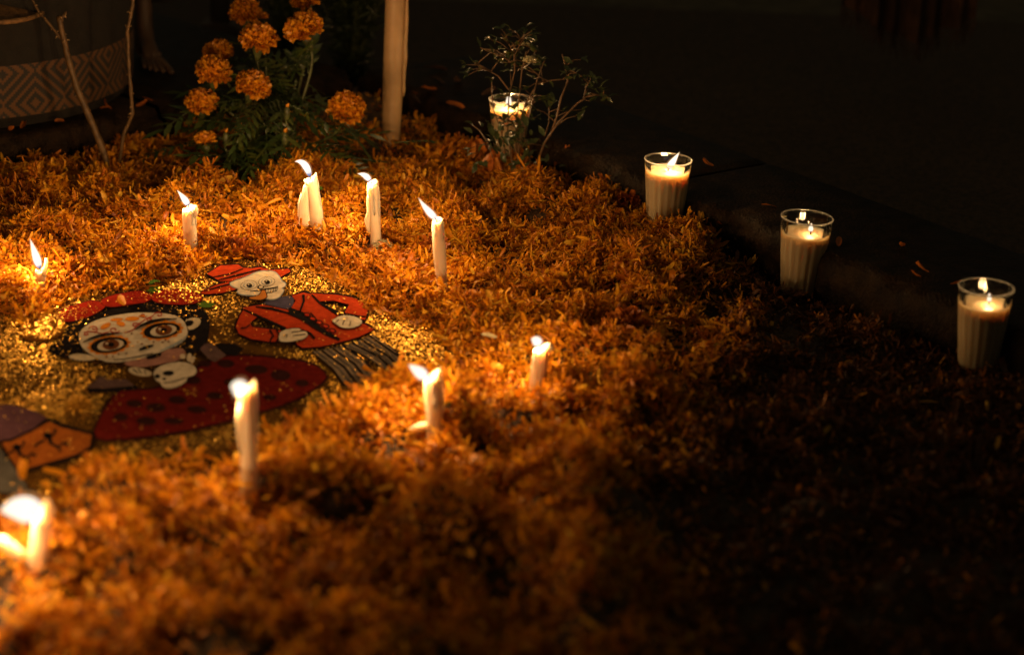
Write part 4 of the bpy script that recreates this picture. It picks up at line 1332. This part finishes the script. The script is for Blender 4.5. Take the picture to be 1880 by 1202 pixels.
# loose petals on kerb (each a thing)
ORD = ['leftmost', 'second from the left', 'third from the left', 'fourth from the left', 'fifth from the left', 'sixth from the left', 'seventh from the left', 'eighth from the left', 'ninth from the left', 'tenth from the left']
def by_x(spots): return list(enumerate(sorted(spots)))
def loose(px, py, z, label, grp, seed, mat=PETAL_OLD, L=0.022):
    p = at(px, py, z + 0.002)
    rg = np.random.default_rng(seed)
    V, F = petal_batch(np.zeros((1, 3)), rg.uniform(0, 6.28, 1), rg.uniform(0, .25, 1), rg.normal(0, .4, 1), np.array([L]), np.array([L * .2]), rg.normal(.3, .6, 1), np.array([.5]), np.array([.3]))
    V[:, 2] -= V[:, 2].min()
    o = big_mesh('loose_petal', V, F, mat)
    o.location = p
    tag(o, label, 'petal', grp)
for i, (x, y) in by_x(((40, 236), (75, 212), (185, 205), (205, 200), (118, 222), (190, 172), (250, 196), (18, 240), (155, 186), (280, 185))):
    loose(x, y, KZ, 'loose orange petal on the left kerb behind the thorny stems, ' + ORD[i], 'petals on the left kerb', 500 + i)
for i, (x, y) in by_x(((1690, 508), (1705, 500), (1655, 452), (1310, 305), (1745, 522), (1540, 452), (1398, 378))):
    loose(x, y, KZ, 'loose faded petal on top of the right kerb, ' + ORD[i], 'petals on the right kerb', 540 + i)
for i, (x, y) in by_x(((610, 520), (40, 880), (80, 885), (120, 872), (700, 690), (725, 695), (690, 700), (230, 560))):
    loose(x, y, MAT_Z + 0.006, 'single orange petal lying on the picture mat, ' + ORD[i], 'petals on the mat', 580 + i, PETAL, 0.026)
for i, (x, y, z, m_, lab) in enumerate(((912, 620, 0, PALE, 'pale curled petal on the bed left of the stubby taper'), (757, 786, 0, PALE, 'pale petal beside the wax puddle of the taper at the mat tip'))):
    p = on_bed(x, y)
    loose(x, y, p.z + 0.004, lab, None, 600 + i, m_, 0.02)
# green scraps
for i, (x, y, lab) in enumerate(((275, 525, 'small green leaf scrap at the petals edge above the lady'), (820, 738, 'small green leaf scrap behind the taper with the wax puddle'), (592, 348, 'thin green leaf scrap right of the fused tapers'))):
    p = on_bed(x, y)
    loose(x, y, p.z + 0.005, lab, None, 620 + i, GREEN_CHIP, 0.022)

# ------------------------------------------------------------------ bare thorny stems
def thorny(label, px, rad, base_px, branches=(), seed=1, kerb_base=False):
    base = on_bed(*base_px)
    t = thing('thorny_stem', base, label, 'stem', 'bare thorny rose stems')
    S = (base - CAM).dot(FW) / FPX
    rr = random.Random(seed)
    def run(pp, r0, r1, nm):
        pts = [base - Vector((0, 0, .02))] + [up(base, x, y) for x, y in pp] if nm == 'stem' else [up(base, x, y) for x, y in pp]
        # densify
        out = []
        for a, b in zip(pts[:-1], pts[1:]):
            for k in range(4):
                out.append(a.lerp(b, k / 4) + Vector((rr.gauss(0, .0004), rr.gauss(0, .0006), 0)))
        out.append(pts[-1])
        rads = [(r0 + (r1 - r0) * i / (len(out) - 1)) * (1 + 0.08 * math.sin(i * 1.7)) for i in range(len(out))]
        MB().tube(out, rads, 9).build(nm, BARK, t)
        for k in range(int(len(out) * 0.5)):
            i = rr.randrange(1, len(out) - 1)
            tg = (out[i + 1] - out[i - 1]).normalized()
            a = rr.uniform(0, 6.28)
            s = tg.cross(Vector((0, 1, 0))).normalized()
            d = s * math.cos(a) + tg.cross(s) * math.sin(a)
            p = out[i] + d * rads[i] * 0.7
            MB().tube([p, p + d * 0.0025, p + d * 0.0052 - tg * 0.0018], [0.0018, 0.0009, 0.0001], 5).build('thorn', THORN, t)
        return out
    run(px, rad[0] * S, rad[1] * S, 'stem')
    for b in branches: run(b, rad[1] * S * .55, rad[1] * S * .35, 'branch')
    return t
thorny('thicker bare thorny stem leaning left with one side shoot', [(190, 280), (165, 215), (140, 160), (125, 105), (115, 65), (108, 30)], (7.0, 5.0), (203, 312), branches=[[(112, 72), (92, 46), (70, 20), (48, -20)], [(112, 40), (118, 26), (121, 22)]], seed=3)
thorny('thinner bare thorny stem standing right of the leaning one', [(226, 250), (243, 208), (240, 160), (236, 115), (234, 60), (243, 10), (246, -40)], (3.6, 3.2), (214, 300), branches=[[(235, 50), (229, 46)]], seed=4)

# ------------------------------------------------------------------ small rose bush in front of the back glass
def rose_bush():
    base = on_bed(965, 335)
    t = thing('rose_bush', base, 'small dark leafy rose bush with thin stems before the back glass candle', 'plant')
    S = (base - CAM).dot(FW) / FPX
    rr = random.Random(9)
    stems = [
        ([(940, 300), (932, 240), (934, 180), (945, 130), (943, 85)], 1.9, .0),
        ([(955, 300), (948, 230), (952, 190), (958, 130), (966, 95)], 1.7, .01),
        ([(950, 290), (945, 250), (965, 190), (980, 165), (988, 150)], 1.5, -.01),
        ([(985, 300), (1000, 262), (1025, 225), (1060, 190), (1085, 172), (1120, 180)], 2.3, .0),
        ([(1010, 250), (1022, 215), (1030, 180), (1042, 150), (1038, 120), (1032, 100)], 2.0, .0),
        ([(934, 165), (915, 140), (890, 125), (868, 113)], 1.6, .0),
        ([(945, 120), (925, 105), (905, 98), (882, 88)], 1.4, .01),
        ([(1000, 250), (1008, 225), (1008, 196)], 1.2, -.01),
        ([(988, 155), (1010, 148), (1042, 145)], 1.2, .01),
        ([(1072, 180), (1076, 160), (1085, 145)], 1.1, .0),
        ([(943, 100), (935, 82), (920, 62)], 1.0, .01),
        ([(946, 100), (958, 75), (965, 68)], 1.0, .0),
        ([(905, 290), (895, 262), (880, 240), (868, 230)], 1.2, -.03),
        ([(975, 300), (962, 250), (975, 200), (985, 150), (1000, 110)], 1.5, .02),
        ([(930, 290), (920, 240), (905, 200), (902, 160)], 1.4, .0),
        ([(950, 130), (972, 110), (985, 92)], 1.1, .01),
    ]
    # leaf mesh
    def leafm(seed):
        r = random.Random(seed)
        mb = MB(); pr = [0.05, .6, .95, 1.0, .8, .45, .03]
        for i, q in enumerate(pr):
            u = i / 6
            z = -0.25 * u * u * r.uniform(.3, 1.6)
            j = 1 + .1 * (1 if i % 2 else -1)
            mb.v += [Vector((-.23 * q * j, u, z + .08 * q)), Vector((0, u, z)), Vector((.23 * q * j, u, z + .08 * q))]
        for i in range(6):
            for k in range(2):
                a = i * 3 + k
                mb.f.append((a, a + 1, a + 4, a + 3))
        o = mb.build('leaf', LEAF_ROSE, None, local=True)
        me = o.data; bpy.data.objects.remove(o)
        return me
    LM = [leafm(k) for k in range(5)]
    for i, (px, w, dy) in enumerate(stems):
        pts = [up(base, x, y, dy + 0.012 * math.sin(k + i)) for k, (x, y) in enumerate(px)]
        if i < 4: pts = [base - Vector((0, 0, .01))] + pts
        MB().tube(pts, [w * S * (1 - .45 * k / len(pts)) for k in range(len(pts))], 6).build('stem', TWIG, t)
        # side twigs that end in three leaflets
        for k in range(5 if i not in (7, 12) else 1):
            j = rr.randrange(1, len(pts))
            a_ = pts[j].lerp(pts[j - 1], rr.random())
            if a_.z < base.z + 0.05: continue
            dv = Vector((rr.gauss(0, 1), rr.gauss(0, .7), rr.uniform(-.1, 1.0))).normalized() * rr.uniform(.018, .045)
            b_ = a_ + dv * .55 + Vector((0, 0, .004)); c_ = a_ + dv
            MB().tube([a_, b_, c_], [.0009, .0007, .0005], 5).build('twig', TWIG, t)
            yaw_ = math.atan2(-dv.x, dv.y)
            for w_ in (-.9, 0, .9):
                child('leaf', rr.choice(LM), t, c_, (rr.uniform(-.3, .9), rr.uniform(-.4, .4), yaw_ + w_ + rr.gauss(0, .2)), rr.uniform(.009, .017))
        nl_ = 4 if i not in (7, 12) else 1
        for k in range(nl_):
            j = rr.randrange(max(1, len(pts) - 3), len(pts))
            p_ = pts[j].lerp(pts[j - 1], rr.uniform(0, .8))
            if p_.z < base.z + 0.03: continue
            child('leaf', rr.choice(LM), t, p_, (rr.uniform(-.9, .9), rr.uniform(-.9, .9), rr.uniform(0, 6.28)), rr.uniform(.009, .018))
    for x, y, s_, rz in ((1008, 196, .026, 0.1), (1006, 200, .018, 1.3), (1010, 200, .018, -1.3), (1062, 222, .021, -.7), (1085, 160, .022, -1.2), (1090, 150, .018, .5), (1100, 165, .022, -1.6), (882, 88, .018, 1.0), (905, 100, .02, 1.2), (870, 118, .016, 1.6)):
        child('leaf', rr.choice(LM), t, up(base, x, y, -.01), (1.1, rr.uniform(-.3, .3), rz), s_)
    for k in range(80):
        x, y = rr.gauss(935, 36), rr.uniform(215, 322)
        child('leaf', rr.choice(LM), t, up(base, x, y, rr.uniform(-.05, .0)), (rr.uniform(.2, 1.3), rr.uniform(-.5, .5), rr.uniform(-1.6, 1.6)), rr.uniform(.012, .024))
    # withered rose
    p = up(base, 972, 115, -.01)
    V, F = head_mesh(77, n=40, open_=True)
    o = big_mesh('withered_bloom', V * 0.013, F, PALE, t); o.location = p - base
    p = up(base, 965, 84, 0)
    o = big_mesh('withered_bloom', V * 0.008, F, PALE, t); o.location = p - base
    # hanging withered petals caught in the twigs
rose_bush()

def hanging(px, label, seed, n=9, L=0.028):
    b = on_bed(px[0], px[1] + 40)
    p = up(b, px[0], px[1], 0)
    rg = np.random.default_rng(seed)
    V, F = petal_batch(rg.normal(0, .004, (n, 3)), rg.uniform(0, 6.28, n), rg.normal(-1.2, .25, n), rg.normal(0, .6, n), rg.uniform(.7, 1.15, n) * L, np.full(n, L * .15), rg.normal(.2, .5, n), np.full(n, .5), np.full(n, .3))
    o = big_mesh('withered_marigold', V, F, PETAL_OLD)
    o.location = p
    return tag(o, label, 'flower head', 'withered marigolds caught in the rose bush')
hanging((875, 258), 'withered marigold hanging left of the back glass candle, upper one', 701, 7, .030)
hanging((908, 282), 'withered marigold hanging below the back glass candle, lower one', 702, 11, .030)
hanging((1042, 268), 'withered marigold hanging right of the back glass candle', 703, 5, .022)

# scrap on the rim of glass 3
gt, gb, gr, gR, gH, gax = GC[3]
V, F = head_mesh(88, n=18, open_=True)
o = big_mesh('withered_scrap', V * 0.0042, F, PALE); o.location = gr + Vector((-gR * .93, -gR * .3, 0.002))
tag(o, 'tiny withered scrap stuck on the rim of the dim glass candle', 'scrap')

# ------------------------------------------------------------------ behind the kerbs
# woven basket with diamond band
def basket():
    R = 0.30
    d = at(-186, 246, KZ)
    c = Vector((d.x, d.y + R, KZ))
    t = thing('woven_basket', c, 'dark round woven basket with a band of ochre diamonds behind the left kerb', 'basket')
    def diam():
        m, nt, out = new_mat('diamond_weave')
        tc = N(nt, 'ShaderNodeTexCoord')
        sp = N(nt, 'ShaderNodeSeparateXYZ')
        nt.links.new(tc.outputs['UV'], sp.inputs[0])
        def mth(op, a, b=None, c_=None):
            n = N(nt, 'ShaderNodeMath', operation=op)
            for i, q in enumerate((a, b, c_)):
                if q is None: continue
                if isinstance(q, (int, float)): n.inputs[i].default_value = q
                else: nt.links.new(q, n.inputs[i])
            return n.outputs[0]
        # snap to stitches, then concentric diamonds
        u = mth('DIVIDE', mth('FLOOR', mth('MULTIPLY', sp.outputs[0], 18.0 * 30)), 30.0)
        v = mth('DIVIDE', mth('FLOOR', mth('MULTIPLY', sp.outputs[1], 0.82 * 30)), 30.0)
        du = mth('PINGPONG', u, 0.5)
        dv = mth('PINGPONG', mth('ADD', v, 0.32), 0.5)
        s = mth('FRACT', mth('MULTIPLY', mth('ADD', du, dv), 6.0))
        k = mth('GREATER_THAN', s, 0.5)
        mx = N(nt, 'ShaderNodeMix', data_type='RGBA')
        mx.inputs[6].default_value = (0.012, 0.010, 0.008, 1); mx.inputs[7].default_value = (0.085, 0.036, 0.009, 1)
        nt.links.new(k, mx.inputs[0])
        p = N(nt, 'ShaderNodeBsdfPrincipled'); p.inputs['Roughness'].default_value = 0.8
        nt.links.new(mx.outputs[2], p.inputs['Base Color'])
        nt.links.new(p.outputs[0], out.inputs['Surface'])
        return m
    DM = diam()
    n = 96
    zs0, zs1 = KZ + 0.018, KZ + 0.100
    def ringmesh(name, z0, z1, r0, r1, mat, rows=6, weave=0.0):
        v, f = [], []
        for i in range(rows + 1):
            t_ = i / rows
            for k in range(n):
                a = 2 * math.pi * k / n
                r = r0 + (r1 - r0) * t_ + weave * math.sin(k * math.pi + i * math.pi) * 0.5
                v.append((c.x + r * math.cos(a), c.y + r * math.sin(a), z0 + (z1 - z0) * t_))
        for i in range(rows):
            for k in range(n):
                f.append((i * n + k, i * n + (k + 1) % n, (i + 1) * n + (k + 1) % n, (i + 1) * n + k))
        o = mesh_obj(name, v, f, mat, t)
        uv = o.data.uv_layers.new(name='UV')
        for poly in o.data.polygons:
            for li in poly.loop_indices:
                vi = o.data.loops[li].vertex_index
                k, i = vi % n, vi // n
                if k == 0 and any((o.data.loops[l].vertex_index % n) == n - 1 for l in poly.loop_indices): k = n
                uv.data[li].uv = (k / n, i / rows)
        return o
    ringmesh('basket_foot', KZ, zs0, R * 0.95, R * 0.985, CLOTH, 8)
    ringmesh('diamond_band', zs0, zs1, R * 0.987, R * 1.002, DM, 6)
    ringmesh('basket_side', zs1, 0.34, R, R * 1.03, CLOTH, 26, weave=0.004)
    rim = MB().tube([(c.x + R * 1.03 * math.cos(a), c.y + R * 1.03 * math.sin(a), 0.34) for a in [2 * math.pi * k / 60 for k in range(61)]], 0.010, 8).build('basket_rim', CLOTH, t)
    return c, R
bc, bR = basket()

# straw hat lying before the basket top
def straw_hat():
    d = at(8, 240, KZ)
    base = Vector((d.x, d.y - 0.05, KZ))
    a = up(base, -130, 36); b = up(base, 8, 52)
    c = Vector((a.x - 0.06, a.y + 0.13, a.z + 0.05))
    t = thing('straw_hat', c, 'straw hat with a rolled brim edge in the top left corner', 'hat')
    R = (Vector((b.x, b.y, 0)) - Vector((c.x, c.y, 0))).length * 0.98
    n = 72
    def zf(r, th): return -0.05 * (r / R) ** 2 * (0.9 + 0.35 * math.cos(2 * th + 0.6)) + 0.008
    v, f = [], []
    radii = [R * (0.40 + 0.6 * i / 10) for i in range(11)]
    for r in radii:
        for k in range(n):
            th = 2 * math.pi * k / n
            v.append((c.x + r * math.cos(th), c.y + r * math.sin(th), c.z + zf(r, th) + 0.0012 * ((k + int(r * 300)) % 2)))
    for i in range(10):
        for k in range(n):
            f.append((i * n + k, i * n + (k + 1) % n, (i + 1) * n + (k + 1) % n, (i + 1) * n + k))
    mesh_obj('brim', v, f, STRAW, t)
    MB().tube([(c.x + R * math.cos(th), c.y + R * math.sin(th), c.z + zf(R, th)) for th in [2 * math.pi * k / n for k in range(n + 1)]], 0.0042, 8).build('brim_edge', STRAW, t)
    cr = MB().lathe([(R * 0.42, 0.0), (R * .41, .05), (R * .38, .09), (R * .28, .105), (R * .05, .10)], 48)
    cr.v = [c + q for q in cr.v]
    cr.build('crown', STRAW, t)
    band = MB().lathe([(R * 0.425, 0.004), (R * .418, .03)], 48)
    band.v = [c + q for q in band.v]
    band.build('band', CLOTH, t)
straw_hat()

# person: bare foot and shin below a dark skirt
def person():
    toe = at(292, 136, KZ)
    S = (toe - CAM).dot(FW) / FPX
    def w(x, y, dy): return up(toe, x, y, dy)
    ankle = w(265, 72, 0.10)
    t = thing('person', Vector((toe.x, toe.y + 0.1, KZ)), 'person in dark clothes, only a bare foot and shin showing by the basket', 'person')
    nodes = []; edges = []
    def add(p, r, par=None):
        nodes.append((Vector(p), r)); i = len(nodes) - 1
        if par is not None: edges.append((par, i))
        return i
    knee = add(w(262, -330, 0.13), 0.030)
    calf = add(w(258, -140, 0.14), 0.028, knee)
    shin = add(w(263, 5, 0.115), 0.016, calf)
    ank = add(w(266, 66, 0.10), 0.0135, shin)
    heel = add(w(258, 100, 0.125), 0.013, ank)
    inst = add(w(277, 96, 0.055), 0.014, ank)
    # ball of the foot fans out into five toes
    tips = [((296, 115), (318, 136), 0.0062, 0.012), ((287, 117), (301, 133), 0.0050, 0.004), ((279, 117), (288, 131), 0.0046, -0.002), ((271, 115), (277, 128), 0.0043, 0.004), ((264, 112), (266, 124), 0.0040, 0.012)]
    for (b, e, r, dz) in tips:
        m = add(w(b[0], b[1], 0.020 + dz), r * 1.35, inst)
        j = add(w((b[0] + e[0]) / 2, (b[1] + e[1]) / 2 - 2, 0.004 + dz), r * 1.0, m)
        add(w(e[0], e[1], -0.010 + dz), r * 0.85, j)
    me = bpy.data.meshes.new('bare_leg')
    org = world_loc(t)
    me.from_pydata([tuple(p - org) for p, _ in nodes], edges, [])
    o = bpy.data.objects.new('bare_leg', me)
    link(o)
    sk = o.modifiers.new('skin', 'SKIN'); sk.use_smooth_shade = True
    for i, (p, r) in enumerate(nodes): o.data.skin_vertices[0].data[i].radius = (r, r)
    o.data.skin_vertices[0].data[0].use_root = True
    ss_ = o.modifiers.new('sub', 'SUBSURF'); ss_.levels = 2; ss_.render_levels = 2
    dg = bpy.context.evaluated_depsgraph_get()
    me2 = bpy.data.meshes.new_from_object(o.evaluated_get(dg))
    me2.materials.clear(); me2.materials.append(SKIN)
    me2.polygons.foreach_set('use_smooth', [True] * len(me2.polygons))
    bpy.data.objects.remove(o)
    leg = bpy.data.objects.new('bare_leg', me2)
    link(leg, t)
    # skirt hem above the shin
    mb = MB()
    c0 = nodes[calf][0]
    prof = []
    rows, n = 14, 48
    for i in range(rows + 1):
        u = i / rows
        for k in range(n):
            a = 2 * math.pi * k / n
            r = 0.075 - 0.01 * u + (0.010 * math.sin(5 * a) + 0.006 * math.sin(9 * a + 1)) * (1 - 0.6 * u)
            z = nodes[shin][0].z + 0.012 + u * 0.45 + 0.012 * math.sin(a + 0.5) * (1 - u)
            mb.v.append(Vector((c0.x + 0.02 + r * 1.1 * math.cos(a), c0.y + 0.02 + r * 0.8 * math.sin(a), z)))
    for i in range(rows):
        for k in range(n):
            mb.f.append((i * n + k, i * n + (k + 1) % n, (i + 1) * n + (k + 1) % n, (i + 1) * n + k))
    mb.build('skirt', CLOTH, t)
person()

# dark wooden post
def box(name, lo, hi, mat, parent=None, bev=0.006):
    bm = bmesh.new()
    bmesh.ops.create_cube(bm, size=1)
    c = [(a + b) / 2 for a, b in zip(lo, hi)]; s = [b - a for a, b in zip(lo, hi)]
    for v in bm.verts: v.co = Vector((v.co.x * s[0], v.co.y * s[1], v.co.z * s[2]))
    bmesh.ops.bevel(bm, geom=bm.edges[:], offset=bev, segments=2, affect='EDGES')
    me = bpy.data.meshes.new(name); bm.to_mesh(me); bm.free()
    me.materials.append(mat)
    o = bpy.data.objects.new(name, me)
    o.location = Vector(c) - (world_loc(parent) if parent else Vector((0, 0, 0)))
    return link(o, parent)

def post():
    b = at(405, 95, 0.0)
    b = Vector((b.x, b.y + 0.15, -0.02))
    S = (b - CAM).dot(FW) / FPX
    x0 = up(b, 386, 60).x; x1 = up(b, 421, 60).x
    t = thing('wooden_post', b, 'dark square wooden post standing behind the marigold bush', 'post')
    box('shaft', (x0, b.y, 0.0), (x1, b.y + 0.035, 0.9), WOOD, t)
    box('foot', (x0 - 0.02, b.y - 0.02, -0.02), (x1 + 0.02, b.y + 0.055, 0.02), WOOD, t)
post()

# feathery dark shrub behind
def shrub(label, px, dy, h_px, spread, n, seed, name='feathery_shrub'):
    b = at(px[0], px[1], 0.0)
    b = Vector((b.x, b.y + dy, -0.02))
    t = thing(name, b, label, 'shrub', 'dark shrubs behind the bed')
    rr = random.Random(seed)
    S = (b - CAM).dot(FW) / FPX
    H = h_px * S
    st = MB(); lv = MB()
    for k in range(n):
        a = rr.uniform(0, 6.28); l = rr.uniform(.55, 1.1) * H
        tip = b + Vector((math.cos(a) * spread * rr.uniform(.2, 1), math.sin(a) * spread * rr.uniform(.2, 1), l))
        mid = b.lerp(tip, .5) + Vector((0, 0, .12 * H))
        pts = [b * (1 - u) ** 2 + mid * 2 * u * (1 - u) + tip * u * u for u in [i / 7 for i in range(8)]]
        st.tube(pts, [.0022 - .0002 * i for i in range(8)], 5)
        for i in range(1, 8):
            for q in range(7):
                p = pts[i].lerp(pts[i - 1], rr.random())
                d = Vector((rr.gauss(0, 1), rr.gauss(0, 1), rr.gauss(.35, .6))).normalized() * rr.uniform(.02, .045)
                s = d.cross(Vector((rr.gauss(0, 1), rr.gauss(0, 1), rr.gauss(0, 1)))).normalized() * .0022
                bi = len(lv.v)
                lv.v += [p, p + d * .5 + s, p + d, p + d * .5 - s]
                lv.f.append((bi, bi + 1, bi + 2, bi + 3))
    st.build('stems', STEM, t); o = lv.build('foliage', LEAF_DK, t, smooth=False)
    o['kind'] = 'stuff'
shrub('dark feathery shrub filling the gap left of the tall candle', (640, 165), 0.02, 330, .09, 60, 4)
shrub('dim feathery shrub rising behind the marigold blooms', (520, 150), 0.10, 330, .09, 50, 5)

# dry leaf litter by the tall candle
for i, (x, y, s) in by_x(((790, 150, .03), (800, 165, .036), (820, 130, .045), (770, 190, .03), (845, 150, .035), (850, 200, .04), (765, 172, .026), (885, 175, .03))):
    loose(x, y, KZ + (0.0), 'dry brown leaf on the kerb corner right of the tall candle, ' + ORD[i], 'dry leaves by the tall candle', 650 + i, PETAL_OLD if i % 3 == 0 else SHAWL, s)

# hanging brown fringed cloth in the upper right corner
def shawl():
    b = at(1700, 170, -0.02)
    t = thing('fringed_cloth', b, 'brown cloth with a fringed hem hanging in the upper right corner', 'cloth')
    x0 = up(b, 1545, 30).x; x1 = up(b, 1790, 30).x
    zb = up(b, 1700, 45).z
    n, rows = 70, 24
    v, f = [], []
    for i in range(rows + 1):
        u = i / rows
        for k in range(n + 1):
            s = k / n
            x = x0 + (x1 - x0) * s
            fold = 0.020 * math.sin(s * 19) + 0.012 * math.sin(s * 41 + 1)
            z = zb + u * 0.5 + 0.03 * math.sin(s * 5 + 2) * (1 - u)
            v.append((x, b.y + fold * (1 - .4 * u), z))
    for i in range(rows):
        for k in range(n):
            a = i * (n + 1) + k
            f.append((a, a + 1, a + n + 2, a + n + 1))
    mesh_obj('drape', v, f, SHAWL, t)
    fr = MB()
    for k in range(0, n + 1):
        p = Vector(v[k])
        l = 0.035 + 0.012 * math.sin(k * 2.3)
        fr.tube([p, p + Vector((0.002 * math.sin(k), -.002, -l * .5)), p + Vector((.006 * math.sin(k * 1.7), -.001, -l))], [.0012, .0012, .0006], 5)
    o = fr.build('fringe', SHAWL, t)
    o['kind'] = 'stuff'
shawl()
